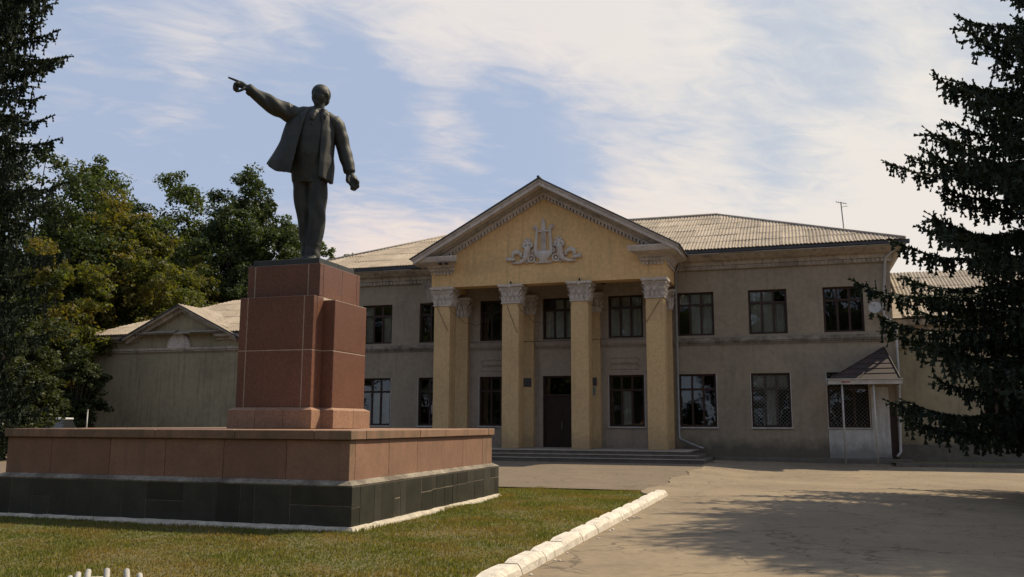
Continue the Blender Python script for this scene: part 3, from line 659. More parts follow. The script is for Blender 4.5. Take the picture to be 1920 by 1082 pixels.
# ------------------------------------------------------------------ main building
MBD = thing('culture_house', (0, 4, 0), 'two-storey grey building with yellow columned portico, pediment and pale corrugated roof', 'building')
ZU1, ZU0, ZL1, ZL0 = 8.05, 5.914, 4.047, 1.516
XW = [6.004, 9.407, 12.81]; WW = 1.776; XC = 2.548; WC = 1.763
holes = []
for x in XW:
    for s_ in (1, -1):
        a, b_ = (x, x+WW) if s_ > 0 else (-x-WW, -x); holes += [(a, b_, ZU0, ZU1), (a, b_, ZL0, ZL1)]
for a in (-XC-WC, -WC/2, XC): holes.append((a, a+WC, ZU0, ZU1))
for a in (-XC-WC, XC): holes.append((a, a+WC, ZL0, ZL1))
DOOR = (-WC/2, WC/2, .47, ZL1); holes.append(DOOR)
def wall_front(b, x0, x1, z0, z1, y, hs, depth=.32):
    xs = sorted({x0, x1, *[h[0] for h in hs], *[h[1] for h in hs]}); xs = [x for x in xs if x0 <= x <= x1]
    zs = sorted({z0, z1, *[h[2] for h in hs], *[h[3] for h in hs]}); zs = [z for z in zs if z0 <= z <= z1]
    for xa, xb in zip(xs, xs[1:]):
        for za, zb in zip(zs, zs[1:]):
            cx, cz = (xa+xb)/2, (za+zb)/2
            if any(h[0] < cx < h[1] and h[2] < cz < h[3] for h in hs): continue
            b.quad((xa, y, za), (xb, y, za), (xb, y, zb), (xa, y, zb))
    for h in hs:
        if h[0] < x0 or h[1] > x1: continue
        a, c, d, e = h; yb = y+depth
        b.quad((a, y, d), (a, y, e), (a, yb, e), (a, yb, d)); b.quad((c, y, d), (c, yb, d), (c, yb, e), (c, y, e))
        b.quad((a, y, e), (c, y, e), (c, yb, e), (a, yb, e)); b.quad((a, y, d), (a, yb, d), (c, yb, d), (c, y, d))
DEP = 15.0
b = MB(); b.cur = 0
wall_front(b, -15.8, -5.3, -.1, 9.4, 0, holes); wall_front(b, 5.3, 15.8, -.1, 9.4, 0, holes)
b.quad((15.8, 0, -.1), (15.8, DEP, -.1), (15.8, DEP, 9.4), (15.8, 0, 9.4)); b.quad((-15.8, 0, -.1), (-15.8, 0, 9.4), (-15.8, DEP, 9.4), (-15.8, DEP, -.1))
b.quad((-15.8, DEP, -.1), (-15.8, DEP, 9.4), (15.8, DEP, 9.4), (15.8, DEP, -.1))
wallo = b.build('wall', M['wall'], MBD)
b = MB(); wall_front(b, -5.3, 5.3, -.1, 9.4, 0, holes); b.build('portico_wall', M['wall_mid'], MBD)
b = MB(); b.box(-15.5, 15.5, 1.3, 1.4, -.05, 9.3); b.box(-15.5, 15.5, .33, 1.3, 4.7, 4.8)
for x in (-5.2, -1.8, 1.8, 5.2, 8.6, 12.0, -8.6, -12.0): b.box(x-.05, x+.05, .33, 1.3, 0, 9.2)
b.build('inner_wall', M['dark'], MBD)
def window(parent, a, c, z0, z1, y=.13, panes='', curtains=(), open_=None, frame=M['wood'], sill=False, tr=.29, cols=3):
    fw = .095; b = MB(); yb = y+.07
    b.box(a, a+fw, y, yb, z0, z1); b.box(c-fw, c, y, yb, z0, z1); b.box(a+fw, c-fw, y, yb, z1-fw, z1); b.box(a+fw, c-fw, y, yb, z0, z0+fw)
    zt = z1-(z1-z0)*tr; b.box(a+fw, c-fw, y+.005, yb, zt-.055, zt+.055)
    w = (c-a-2*fw)/cols; xm = [a+fw+w*k for k in range(1, cols)]
    for xq in xm:
        b.box(xq-.052, xq+.052, y+.002, yb, z0+fw, zt-.055); b.box(xq-.052, xq+.052, y+.002, yb, zt+.055, z1-fw)
    wf = b.build('window', frame, parent, bevel=.004)
    ys = [a+fw]+xm+[c-fw]
    for k in range(cols):
        xa = ys[k]+(.052 if k else 0); xb = ys[k+1]-(.052 if k < cols-1 else 0)
        for (za, zb) in ((z0+fw, zt-.055), (zt+.055, z1-fw)):
            q = MB(); t = random.uniform(-.006, .006); q.box(xa, xb, y+.035+t*0, y+.041, za, zb); q.build('pane', M['glass'], wf)
    for (k0, r_, m_) in curtains:     # k0 column (0..2), r_: 'l','u','b' lower, upper, both
        xa = ys[k0]+.02; xb = ys[k0+1]-.02; za, zb = {'l': (z0+.05, zt), 'u': (zt, z1-.05), 'b': (z0+.05, z1-.05)}[r_]
        q = MB(); n = 9
        if m_ is M['curtain']:
            pts = [(xa+(xb-xa)*i/n, y+.13+.02*math.sin(i*2.2), 0) for i in range(n+1)]
            for p, p2 in zip(pts, pts[1:]): q.quad((p[0], p[1], za), (p2[0], p2[1], za), (p2[0], p2[1], zb), (p[0], p[1], zb))
        else: q.box(xa, xb, y+.085, y+.10, za, zb)
        q.build('curtain' if m_ is M['curtain'] else 'board', m_, wf)
    if sill:
        q = MB(); q.box(a-.06, c+.06, -.07, y-.002, z0-.07, z0-.004); q.box(a-.035, a-.002, -.012, .012, z0-.004, z1); q.box(c+.002, c+.035, -.012, .012, z0-.004, z1)
        q.build('sill', M['trim'], wf)
    return wf
Cn, Bd = M['curtain'], M['board']
pat_u = {0: [(0, 'u', Cn), (1, 'b', Bd), (2, 'u', Cn), (2, 'l', Cn)], 1: [(0, 'l', Cn), (0, 'u', Cn), (1, 'u', Bd), (1, 'l', Bd), (2, 'l', Cn)], 2: []}
for i, x in enumerate(XW):
    window(MBD, x, x+WW, ZU0, ZU1, curtains=pat_u[i])
    window(MBD, x, x+WW, ZL0, ZL1, curtains=[[], [(1, 'l', Cn), (0, 'u', Cn), (1, 'u', Cn), (2, 'u', Cn)], []][i], sill=True)
    window(MBD, -x-WW, -x, ZU0, ZU1, curtains=[[(2, 'l', Cn)], [(0, 'b', Cn), (2, 'l', Cn)], [(1, 'b', Cn)]][i])
    window(MBD, -x-WW, -x, ZL0, ZL1, curtains=[[], [(1, 'l', Cn), (2, 'l', Cn)], []][i], sill=True)
for i, a in enumerate((-XC-WC, -WC/2, XC)):
    window(MBD, a, a+WC, ZU0, ZU1, curtains=[[(2, 'u', Bd), (2, 'l', Cn)], [(0, 'l', Cn), (1, 'b', Bd), (2, 'u', Bd), (2, 'l', Cn)], [(0, 'b', Cn), (1, 'b', Cn), (2, 'b', Cn)]][i])
for i, a in enumerate((-XC-WC, XC)): window(MBD, a, a+WC, ZL0, ZL1, curtains=[[], [(1, 'l', Cn)]][i], sill=True)
# diagonal security grille inside the two right hand ground floor windows
for x in (XW[1], XW[2]):
    b = MB(); st_ = .17
    n = int((WW+ZL1-ZL0)/st_)
    for k in range(n):
        for sg in (1, -1):
            c0 = k*st_; pts = []
            x0_, z0_, x1_, z1_ = x+.08, ZL0+.08, x+WW-.08, ZL1-.08; w_, h_ = x1_-x0_, z1_-z0_
            t0 = max(0, c0-h_); t1 = min(w_, c0)
            if t1-t0 < .05: continue
            pA = (t0, c0-t0); pB = (t1, c0-t1)
            f_ = (lambda p: (x0_+p[0], .118, z0_+p[1])) if sg > 0 else (lambda p: (x1_-p[0], .118, z0_+p[1]))
            b.tube([f_(pA), f_(pB)], .0045, 3, False)
    b.build('window_grille', M['steel'], MBD)
# door: double leaf with panels
b = MB(); b.box(DOOR[0], DOOR[1], .16, .22, .47, 3.10); b.build('door_leaf_pair', M['door'], MBD)
df = MB(); df.box(DOOR[0], DOOR[0]+.09, .1, .2, .47, ZL1); df.box(DOOR[1]-.09, DOOR[1], .1, .2, .47, ZL1); df.box(DOOR[0]+.09, DOOR[1]-.09, .1, .2, ZL1-.09, ZL1); df.box(DOOR[0]+.09, DOOR[1]-.09, .1, .2, 3.02, 3.12); df.box(-.035, .035, .135, .16, .48, 3.02)
for sx_ in (-1, 1):
    for (za, zb) in ((.65, 1.5), (1.65, 2.85)):
        x0_, x1_ = sorted((sx_*.12, sx_*.72))
        df.box(x0_, x1_, .145, .16, za, za+.05); df.box(x0_, x1_, .145, .16, zb-.05, zb); df.box(x0_, x0_+.05, .145, .16, za+.05, zb-.05); df.box(x1_-.05, x1_, .145, .16, za+.05, zb-.05)
dfo = df.build('door_frame', M['wood'], MBD, bevel=.004)
b = MB(); b.box(DOOR[0]+.09, DOOR[1]-.09, .155, .165, 3.12, ZL1-.09); b.build('pane', M['glass'], dfo)
b = MB(); b.tube([(.10, .12, 1.35), (.10, .06, 1.38), (.10, .06, 1.72), (.10, .12, 1.75)], .014, 6); b.build('handle', M['steel'], dfo)
# string course between the storeys
for (x0, x1) in ((-15.85, -5.83), (5.83, 15.85), (-4.83, -2.2), (-1.25, 1.25), (2.2, 4.83)):
    b = MB(); b.box(x0, x1, -.13, -.001, 5.62, 5.78); b.box(x0, x1, -.09, -.001, 5.55, 5.62); n = int((x1-x0)/.13)
    for k in range(n): b.box(x0+(k+.2)*.13, x0+(k+.75)*.13, -.06, -.001, 5.44, 5.55)
    b.build('string_course', M['string'] if abs(x0) > 5 else M['wall_mid'], MBD, bevel=0)
# main cornice: profile along each wing, returned round the ends
def cornice(x0, x1, y0, out_l, out_r, parent, zt=9.9, m=M['cornice'], sc=1.0, dent=True, tinm=True, depth=DEP):
    prof = [(-.02, -.78), (-.10, -.78), (-.10, -.58), (-.16, -.58), (-.22, -.42), (-.34, -.38), (-.40, -.36), (-.62, -.20), (-.66, -.18), (-.70, -.10), (-.72, -.02), (-.02, -.02)]
    prof = [(y0+p*sc, zt+q*sc) for p, q in prof]
    b = MB(); e = .72*sc
    # mitred ends: ring per profile point moved outward
    def ring(x, side):
        return [(x+side*(-(p-y0)), p, z) for p, z in prof]
    rl = ring(x0, -1 if out_l else 0); rg = ring(x1, 1 if out_r else 0)
    b.loft([rg, rl])
    if out_r: b.loft([[(x1+(-(p-y0)), y0+depth, z) for p, z in prof], rg])
    if out_l: b.loft([rl, [(x0-(-(p-y0)), y0+depth, z) for p, z in prof]])
    b.build('cornice', m, parent)
    if dent:
        b = MB(); n = int((x1-x0)/(.20*sc)); st_ = (x1-x0)/n
        for k in range(n): b.box(x0+(k+.2)*st_, x0+(k+.78)*st_, y0-.145*sc, y0-.0995*sc, zt-.76*sc, zt-.60*sc)
        if out_r:
            for k in range(20): b.box(x1+.0995*sc, x1+.145*sc, y0+(k+.2)*.2, y0+(k+.78)*.2, zt-.76*sc, zt-.60*sc)
        b.build('dentil_row', m, parent, kind='stuff')
cornice(5.9, 15.8, 0, False, True, MBD); cornice(-15.8, -5.9, 0, True, False, MBD)
for (x0, x1) in ((6.2, 16.62), (-16.62, -6.2)):
    b = MB(); b.xprism([(-.86, 9.86), (-.74, 9.80), (-.70, 9.80), (-.70, 9.99), (-.86, 9.99)], x0, x1); b.build('gutter', M['tin'], MBD)
    b = MB(); xs = np.linspace(x0+.3, x1-.1, 7)
    for xa, xb in zip(xs, xs[1:]):
        if random.random() < .8: dz = random.uniform(-.012, .012); b.box(xa, xb-.02, -.775, -.765, 9.79+dz, 9.825+dz)
    b.build('eave_flashing', M['tinwhite'], MBD)
# --- hipped roof of corrugated sheets
SL = .44; EY, EZ = -.95, 9.97; RY = 7.0; RXr = 7.55; HX = 16.42
def roofz(y): return EZ+SL*(y-EY)
RZ = roofz(RY)
slen = math.hypot(1, SL)
def corr_mesh(w, l, nw, name, m, amp=.026):
    n = nw*4; v = []; f = []
    for j, vv in enumerate((0, l)):
        for i in range(n+1): v.append((w*i/n, vv, amp*math.sin(2*math.pi*i/4*1.0)+(.02 if j == 0 else 0)))
    for i in range(n): f.append((i, i+1, n+2+i, n+1+i))
    # butt end so that the sheet shows its thickness
    k = len(v)
    for i in range(n+1): v.append((w*i/n, 0, amp*math.sin(2*math.pi*i/4)+.006))
    for i in range(n): f.append((k+i, k+i+1, i+1, i))
    me = bpy.data.meshes.new(name); me.from_pydata(v, [], f); me.materials.append(m); return me
def sheet_roof(parent, rx0, rx1, ey, ez, slope, ry, clipL, clipR, w=1.10, l=1.75, step=1.52, hide=None, nw=7, name='roof_sheet'):
    sl_ = math.hypot(1, slope); tot = (ry-ey)*sl_; ang = math.atan(slope); full = corr_mesh(w+.06, l, nw, name, M['sheet'])
    rows = int(math.ceil(tot/step)); rot = Matrix.Rotation(ang, 4, 'X'); cnt = 0
    for r_ in range(rows):
        v0 = r_*step; ll = min(l, tot-v0+.02)
        nx = int(math.ceil((rx1-rx0)/w))
        for c in range(nx):
            x0 = rx0+c*w; y0 = ey+v0/sl_; z0 = ez+(y0-ey)*slope
            y1 = ey+min(tot, v0+ll)/sl_
            xl0, xl1 = clipL(y0), clipL(y1); xr0, xr1 = clipR(y0), clipR(y1)
            if x0+w < min(xl0, xl1) or x0 > max(xr0, xr1): continue
            if hide and hide(x0, x0+w, y0, y1): continue
            jit = (random.uniform(-.012, .012), random.uniform(-.03, .03), random.uniform(0, .012))
            need = (x0 < max(xl0, xl1)) or (x0+w > min(xr0, xr1)) or ll < l-.01
            me = full
            if need:
                bm = bmesh.new(); bm.from_mesh(full)
                def cut(co_, no): bmesh.ops.bisect_plane(bm, geom=bm.verts[:]+bm.edges[:]+bm.faces[:], plane_co=co_, plane_no=no, clear_outer=True)
                if ll < l: cut((0, ll, 0), (0, 1, 0))
                for side, (p0, p1) in ((-1, (xl0, xl1)), (1, (xr0, xr1))):
                    dy = (y1-y0)*sl_
                    if dy <= 0: continue
                    d = Vector((p1-p0, dy, 0)).normalized(); no = Vector((d.y, -d.x, 0))*side
                    if side < 0 and max(p0, p1) > x0 or side > 0 and min(p0, p1) < x0+w: cut((p0-x0, 0, 0), no)
                if not bm.faces: bm.free(); continue
                me = bpy.data.meshes.new(name); bm.to_mesh(me); bm.free(); me.materials.append(M['sheet'])
            loc = Vector((x0+jit[0], y0+jit[1]*.3, z0+.02+jit[2]))
            link(name, me, parent, loc, (ang, 0, random.uniform(-.003, .003))); cnt += 1
    return cnt
b = MB()   # roof deck under the sheets, ridge to eave, all four slopes
def P(x, y, dz=-.03): return (x, y, roofz(y)+dz)
BY = 14.95; BZ = roofz(EY)-.03
b.quad(P(-HX+.05, EY+.1), P(HX-.05, EY+.1), P(RXr, RY), P(-RXr, RY))
b.quad((HX-.05, EY+.1, BZ), (HX-.05, BY, BZ), (RXr, RY, RZ-.03)); b.quad((-HX+.05, BY, BZ), (-HX+.05, EY+.1, BZ), (-RXr, RY, RZ-.03)); b.quad((HX-.05, BY, BZ), (-HX+.05, BY, BZ), (-RXr, RY, RZ-.03), (RXr, RY, RZ-.03))
rf = b.build('roof', M['sheet'], MBD)
def portico_z(x): return 13.42-.545*abs(x)
def hidden(xa, xb, y0, y1): return all(portico_z(x)-.25 > roofz(y)+.1 for x in (xa, xb) for y in (y0, y1))
clR = lambda y: HX-(y-EY)*(HX-RXr)/(RY-EY); clL = lambda y: -clR(y)
n_sheets = sheet_roof(rf, -HX, HX, EY, EZ, SL, RY, clL, clR, hide=hidden)
b = MB(); b.tube([(-RXr, RY, RZ+.05), (RXr, RY, RZ+.05)], .11, 8); b.tube([(RXr, RY, RZ+.04), (HX, EY, EZ+.06)], .085, 6); b.tube([(-RXr, RY, RZ+.04), (-HX, EY, EZ+.06)], .085, 6)
b.build('ridge_cap', M['ridge'], rf, smooth=True)
# --- portico
for k, xc in enumerate((-5.33, -1.73, 1.73, 5.33)):
    b = MB(); b.box(xc-.425, xc+.425, -2.80, -1.97, .47, 7.46); b.box(xc-.45, xc+.45, -2.825, -1.945, .46, .62) if False else None
    col = b.build('column', M['yellow'], MBD, bevel=.012)
    # capital: flared core, two rows of leaves, corner volutes, abacus
    def capital(parent, cx, cy, hx, hy, z0, z1, m=M['plaster']):
        b = MB(); H = z1-z0
        def rg(e, z): return [(cx-hx-e, cy-hy-e, z), (cx+hx+e, cy-hy-e, z), (cx+hx+e, cy+hy+e, z), (cx-hx-e, cy+hy+e, z)]
        b.loft([rg(.045, z0), rg(.05, z0+.03), rg(.045, z0+.06), rg(.01, z0+.07), rg(.01, z0+.5*H), rg(.05, z0+.7*H), rg(.13, z0+.84*H)])
        b.loft([rg(.17, z0+.86*H), rg(.19, z0+.90*H), rg(.20, z0+.93*H), rg(.20, z1-.002)])
        c = b.build('capital', m, parent)
        lf = MB()
        def leaf(px, py, nx, ny, z, w, h, bulge):
            tx, ty = -ny, nx; prof = [(.0, .0, 1), (.35, .035, 1.05), (.7, .06, .9), (.92, .11, .62), (1.0, .15, .3), (.93, .17, .12)]
            rings = []
            for (t, o_, wf_) in prof:
                hw = w*wf_/2; oo = o_*bulge; zz = z+h*t
                rings.append([(px+nx*(oo-.03)-tx*hw, py+ny*(oo-.03)-ty*hw, zz), (px+nx*(oo+.012)-tx*hw*.8, py+ny*(oo+.012)-ty*hw*.8, zz), (px+nx*(oo+.035), py+ny*(oo+.035), zz+.005), (px+nx*(oo+.012)+tx*hw*.8, py+ny*(oo+.012)+ty*hw*.8, zz), (px+nx*(oo-.03)+tx*hw, py+ny*(oo-.03)+ty*hw, zz)])
            lf.loft(rings)
        for (nx, ny, hn, ht) in ((0, -1, hy, hx), (1, 0, hx, hy), (-1, 0, hx, hy), (0, 1, hy, hx)):
            for row, (n_, zz, hh) in enumerate(((4, .08, .30), (3, .36, .30))):
                for q in range(n_):
                    o_ = (q+.5)/n_*2-1; px = cx+nx*(hn+.02)+(-ny)*o_*ht; py = cy+ny*(hn+.02)+nx*o_*ht
                    leaf(px, py, nx, ny, z0+zz*H/.95 if 0 else z0+zz*H*1.0+.0, 2*ht/n_*.92, hh*H, .8+.3*row)
            lf.ball((cx+nx*(hn+.16), cy+ny*(hn+.16), z0+.86*H), (.07, .07, .06), 8, 6)
        for sx_ in (-1, 1):
            for sy_ in (-1, 1):
                p = Vector((cx+sx_*(hx+.10), cy+sy_*(hy+.10), z0+.74*H)); d = Vector((sx_, sy_, 0)).normalized()
                lf.tube([p-d*.14+Vector((0, 0, -.14)), p-d*.04, p+d*.03+Vector((0, 0, .03)), p+d*.045+Vector((0, 0, -.03)), p+d*.0+Vector((0, 0, -.045))], [.035, .04, .04, .035, .02], 6)
        lf.build('leaf_ornament', m, c, smooth=False)
        return c
    capital(col, xc, -2.385, .425, .415, 7.46, 8.395)
    b = MB(); b.box(xc-.43, xc+.43, -.25, .002, .47, 7.2); pil = b.build('pilaster', M['yellow'], MBD, bevel=.01)
    capital(pil, xc, -.12, .43, .13, 7.2, 8.2)
# plain corner blocks with flared consoles on the wing wall
for s_ in (-1, 1):
    b = MB(); x0, x1 = (5.95, 7.5) if s_ > 0 else (-7.5, -5.95)
    if s_ < 0: b.prism([(-7.22, 8.08), (-5.95, 8.08), (-5.95, 9.12), (-7.62, 9.12)], -.10, -.002)
    if s_ < 0: b.build('console', M['cornice'], MBD)
# entablature, soffit, tympanum
b = MB(); b.box(-5.92, 5.92, -2.80, -2.0, 8.40, 9.35); b.box(-5.92, -5.1, -2.0, 0, 8.40, 9.35); b.box(5.1, 5.92, -2.0, 0, 8.40, 9.35)
b.build('entablature', M['yellow2'], MBD)
b = MB(); b.box(-5.1, 5.1, -2.0, -.002, 8.75, 8.85); b.build('soffit', M['wall_mid'], MBD)
b = MB(); b.box(-5.1, 5.1, -.16, -.002, 8.45, 8.75); b.box(-5.1, 5.1, -.10, -.002, 8.25, 8.45); b.build('inner_cornice', M['wall_mid'], MBD)
AZ = 13.35; TS = .545
def tz(x, dz=0): return AZ-TS*abs(x)+dz
b = MB(); b.prism([(-5.92, 9.35), (5.92, 9.35), (5.92, tz(5.92, -.5)), (0, AZ-.5), (-5.92, tz(5.92, -.5))], -2.80, -2.5)
b.build('tympanum', M['yellow2'], MBD)
def rake(nm, d0, d1, yf, xo, m, cut=0):      # band between vertical offsets d0>d1 below roofline, front face at yf
    for s_ in (-1, 1):
        b = MB(); poly = [(0, AZ+d0), (0, AZ+d1), (s_*xo, tz(xo, d1)), (s_*xo, tz(xo, d0))]
        if s_ > 0: poly = [(0, AZ+d1), (s_*xo, tz(xo, d1)), (s_*xo, tz(xo, d0)), (0, AZ+d0)]
        else: poly = [(s_*xo, tz(xo, d1)), (0, AZ+d1), (0, AZ+d0), (s_*xo, tz(xo, d0))]
        b.prism(poly, yf, -2.45); b.build(nm, m, MBD)
rake('raking_cornice', 0, -.10, -3.82, 6.62, M['plaster']); rake('raking_cornice', -.10, -.30, -3.76, 6.56, M['plaster']); rake('raking_cornice', -.30, -.46, -3.30, 6.1, M['cornice']); rake('raking_cornice', -.46, -.60, -3.06, 5.9, M['plaster'])
b = MB()
for s_ in (-1, 1):
    n = 34
    for k in range(n):
        x = s_*(.10+k*.168); w = .095; z_ = tz(x, -.60)
        b.prism([(x-w/2, tz(x-w/2, -.60)-.15), (x+w/2, tz(x+w/2, -.60)-.15), (x+w/2, tz(x+w/2, -.60)), (x-w/2, tz(x-w/2, -.60))], -3.02, -2.802)
    # flat bed behind
    poly = [(0, AZ-.76), (s_*5.9, tz(5.9, -.76)), (s_*5.9, tz(5.9, -.60)), (0, AZ-.60)]; poly = poly if s_ > 0 else poly[::-1]
    b.prism(poly, -2.85, -2.803)
b.build('dentil_row', M['plaster'], MBD, kind='stuff')
# horizontal cornice returns at both ends, mitred and running back to the wing
for s_ in (-1, 1):
    b = MB(); xi, xe = 4.72, 5.92
    prof = [(0, 9.17), (.04, 9.17), (.04, 9.22), (.13, 9.24), (.13, 9.36), (.22, 9.42), (.26, 9.48), (.58, 9.54), (.80, 9.58), (.84, 9.66), (.90, 9.80), (.90, 9.84), (0, 9.84)]
    r0 = [(s_*(xi-p*.55), -2.80-p, z) for p, z in prof]; r1 = [(s_*(xe+p*.78), -2.80-p, z) for p, z in prof]; r2 = [(s_*(xe+p*.78), -.3, z) for p, z in prof]
    if s_ > 0: b.loft([r2, r1, r0])
    else: b.loft([r0, r1, r2])
    b.build('cornice_return', M['plaster'], MBD)
    b = MB()
    for k in range(6):
        x = s_*(4.86+k*.17); b.box(x-.05, x+.05, -3.0, -2.93, 9.24, 9.36)
        b.box(x-.05, x+.05, -2.88, -2.803, 9.04, 9.17)
    for k in range(12): y = -2.7+k*.2; b.box(min(s_*5.925, s_*6.0), max(s_*5.925, s_*6.0), y-.06, y+.05, 9.04, 9.17)
    b.build('dentil_row', M['plaster'], MBD, kind='stuff')
# portico roof of dark tin
b = MB()
for s_ in (-1, 1):
    poly = [(0, AZ+.003), (s_*6.70, tz(6.70, .003)), (s_*6.70, tz(6.70, .05)), (0, AZ+.06)]; poly = poly if s_ > 0 else poly[::-1]
    b.prism(poly, -3.90, 6.9)
b.tube([(0, -3.93, AZ+.08), (0, 6.9, AZ+.08)], .07, 8); b.build('portico_roof', M['tin'], MBD)
b = MB()
for s_ in (-1, 1):
    pts = [(s_*5.95, 9.84), (s_*6.45, 9.70), (s_*6.45, tz(6.45, -.3)), (s_*5.0, tz(5.0, -.3)), (s_*5.0, 9.84)]
    b.quad(*([(x, -.25, z) for x, z in (pts if s_ > 0 else pts[::-1])]))
b.build('gable_side', M['cornice'], MBD)
# relief strips above the side windows, plaques, soffit camera box, cornice floodlights
for xa in (-XC-WC, XC):
    for zc_ in (4.78, 4.46):
        b = MB(); x0, x1 = xa+.10, xa+1.55; r_ = .125; pts = []
        for k in range(9): a = -math.pi/2+math.pi*k/8; pts.append((x1-r_+r_*math.cos(a), -.012, zc_+r_*math.sin(a)))
        for k in range(9): a = math.pi/2+math.pi*k/8; pts.append((x0+r_+r_*math.cos(a), -.012, zc_+r_*math.sin(a)))
        pts.append(pts[0]); b.tube(pts, .022, 6, False); b.build('relief_moulding', M['wall_mid'], MBD, smooth=True)
def plate(nm, x0, x1, z0, z1, m, y=-.25, lines=0):
    b = MB(); b.box(x0, x1, y-.025, y-.001, z0, z1); o = b.build(nm, m, MBD, bevel=.004)
    return o
plate('wall_plaque', -2.03, -1.41, 3.50, 3.94, M['plaque']); plate('wall_plaque', 1.50, 1.99, 3.52, 3.93, M['plaque']); plate('wall_plaque', 1.52, 1.92, 3.05, 3.45, M['plaque2'])
for xf in (-5.10, -4.78):
    b = MB(); b.box(xf-.09, xf+.09, -3.78, -3.62, 9.40, 9.50); b.tube([(xf, -3.68, 9.50), (xf, -3.68, 9.56)], .02, 6); b.build('floodlight', M['cable'], MBD, bevel=.01)
b = MB(); b.box(2.42, 2.62, -1.1, -.85, 8.5, 8.68); b.tube([(2.52, -.95, 8.68), (2.52, -.95, 8.76)], .02, 6); b.build('camera_box', M['cable'], MBD, bevel=.01)
for xk in (-1.73, 1.73):
    b = MB(); b.box(xk+.0, xk+.06, -2.9, -2.84, 8.40, 8.55); b.build('bracket', M['cable'], MBD)
# --- lyre and horns of plenty on the tympanum
ly = MB(); LX, YF = -.03, -2.86
def disc(cx, cz, r0, y0=-2.802, dep=.10, n=16, rr_=None):
    rings = []
    for (f_, yy) in ((1, 0), (1, .5), (.8, .85), (.4, 1.0)): rings.append([(cx+r0*f_*math.cos(-2*math.pi*k/n), y0-dep*yy, cz+(rr_ or r0)*f_*math.sin(-2*math.pi*k/n)) for k in range(n)])
    ly.loft(rings)
def rib(pts, r_): ly.tube([(LX+x, YF+.0, z) for x, z in pts], r_, 8)
for s_ in (-1, 1):
    rib([(s_*.16, 9.62), (s_*.34, 9.82), (s_*.40, 10.05), (s_*.365, 10.5), (s_*.33, 10.95), (s_*.36, 11.15), (s_*.44, 11.22)], [.10, .12, .105, .085, .075, .075, .06]); disc(LX+s_*.42, 11.16, .12)
    disc(LX+s_*.42, 11.16, .05, -2.9, .05)
ly.prism([(LX-.33, 10.93), (LX+.33, 10.93), (LX+.33, 11.01), (LX-.33, 11.01)], -2.90, -2.802)
ly.prism([(LX-.13, 9.9), (LX+.13, 9.9), (LX+.115, 11.15), (LX+.09, 11.42), (LX-.09, 11.42), (LX-.115, 11.15)], -2.88, -2.802)
for k in range(4): ly.prism([(LX-.095+k*.06, 9.95), (LX-.08+k*.06, 9.95), (LX-.08+k*.05, 11.05), (LX-.09+k*.05, 11.05)], -2.905, -2.88)
ly.ball((LX, -2.86, 11.50), (.05, .04, .13), 8, 8)
for s_ in (-1, 1): ly.tube([(LX+s_*.02, -2.86, 11.38), (LX+s_*.09, -2.87, 11.52)], [.04, .015], 6)
ly.loft([[(LX+w*math.cos(-2*math.pi*k/20), -2.802-d*max(0, -math.sin(-2*math.pi*k/20)*1)+(0), z) for k in range(20)] for (w, d, z) in ((.40, .04, 9.36), (.40, .12, 9.39), (.22, .12, 9.45), (.24, .16, 9.55), (.33, .2, 9.68), (.40, .2, 9.85), (.42, .14, 9.98), (.40, .08, 10.0))])
lyo = ly.build('lyre_relief', M['plaster'], MBD, smooth=False)
for s_ in (-1, 1):
    ly = MB()
    rib([(s_*1.62, 9.43), (s_*1.25, 9.44), (s_*.98, 9.55), (s_*.86, 9.78), (s_*.82, 10.05), (s_*.80, 10.22)], [.035, .08, .13, .155, .17, .20])
    ly.prism([(LX+s_*.80-.25, 10.16), (LX+s_*.80+.25, 10.16), (LX+s_*.80+.25, 10.24), (LX+s_*.80-.25, 10.24)], -2.99, -2.81)
    for (dx, dz, r_) in ((-.17, .36, .10), (0, .42, .12), (.16, .36, .10), (-.09, .52, .09), (.09, .52, .09), (-.22, .27, .07), (.22, .27, .07), (0, .62, .05), (0, .29, .10)):
        ly.ball((LX+s_*.80+dx, -2.88, 10.0+dz), (r_, r_*.8, r_), 8, 6)
    # rose wreath and ribbon
    rib([(s_*.62+.17*math.cos(a), 9.62+.17*math.sin(a)) for a in [k*math.pi/6 for k in range(13)]], .05); disc(LX+s_*.62, 9.62, .08, -2.802, .10)
    rib([(s_*.50, 9.50), (s_*.35, 9.38), (s_*.30, 9.33)], [.04, .035, .02]); rib([(s_*.74, 9.50), (s_*.86, 9.42), (s_*.92, 9.36)], [.04, .035, .02])
    rib([(s_*1.10, 9.70), (s_*1.18, 9.90), (s_*1.36, 10.0), (s_*1.52, 9.92), (s_*1.58, 9.78), (s_*1.50, 9.66)], [.08, .10, .13, .12, .09, .05]); rib([(s_*1.46, 9.60), (s_*1.68, 9.62), (s_*1.90, 9.66)], [.08, .10, .11])
    rib([(s_*.50, 9.85), (s_*.56, 10.0), (s_*.50, 10.12)], [.05, .06, .03])
    o = ly.build('cornucopia_relief', M['plaster'], MBD, smooth=True)
# --- steps
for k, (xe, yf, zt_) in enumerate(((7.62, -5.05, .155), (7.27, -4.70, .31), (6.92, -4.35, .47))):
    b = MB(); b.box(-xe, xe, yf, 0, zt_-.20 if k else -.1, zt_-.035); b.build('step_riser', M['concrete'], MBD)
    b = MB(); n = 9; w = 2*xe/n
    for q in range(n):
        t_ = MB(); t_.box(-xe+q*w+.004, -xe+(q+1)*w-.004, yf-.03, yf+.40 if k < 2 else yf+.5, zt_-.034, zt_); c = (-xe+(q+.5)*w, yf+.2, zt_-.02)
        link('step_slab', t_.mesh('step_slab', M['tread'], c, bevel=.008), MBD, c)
b = MB(); b.box(-6.92, 6.92, -3.84, -.002, .40, .466); b.build('landing', M['tread'], MBD)
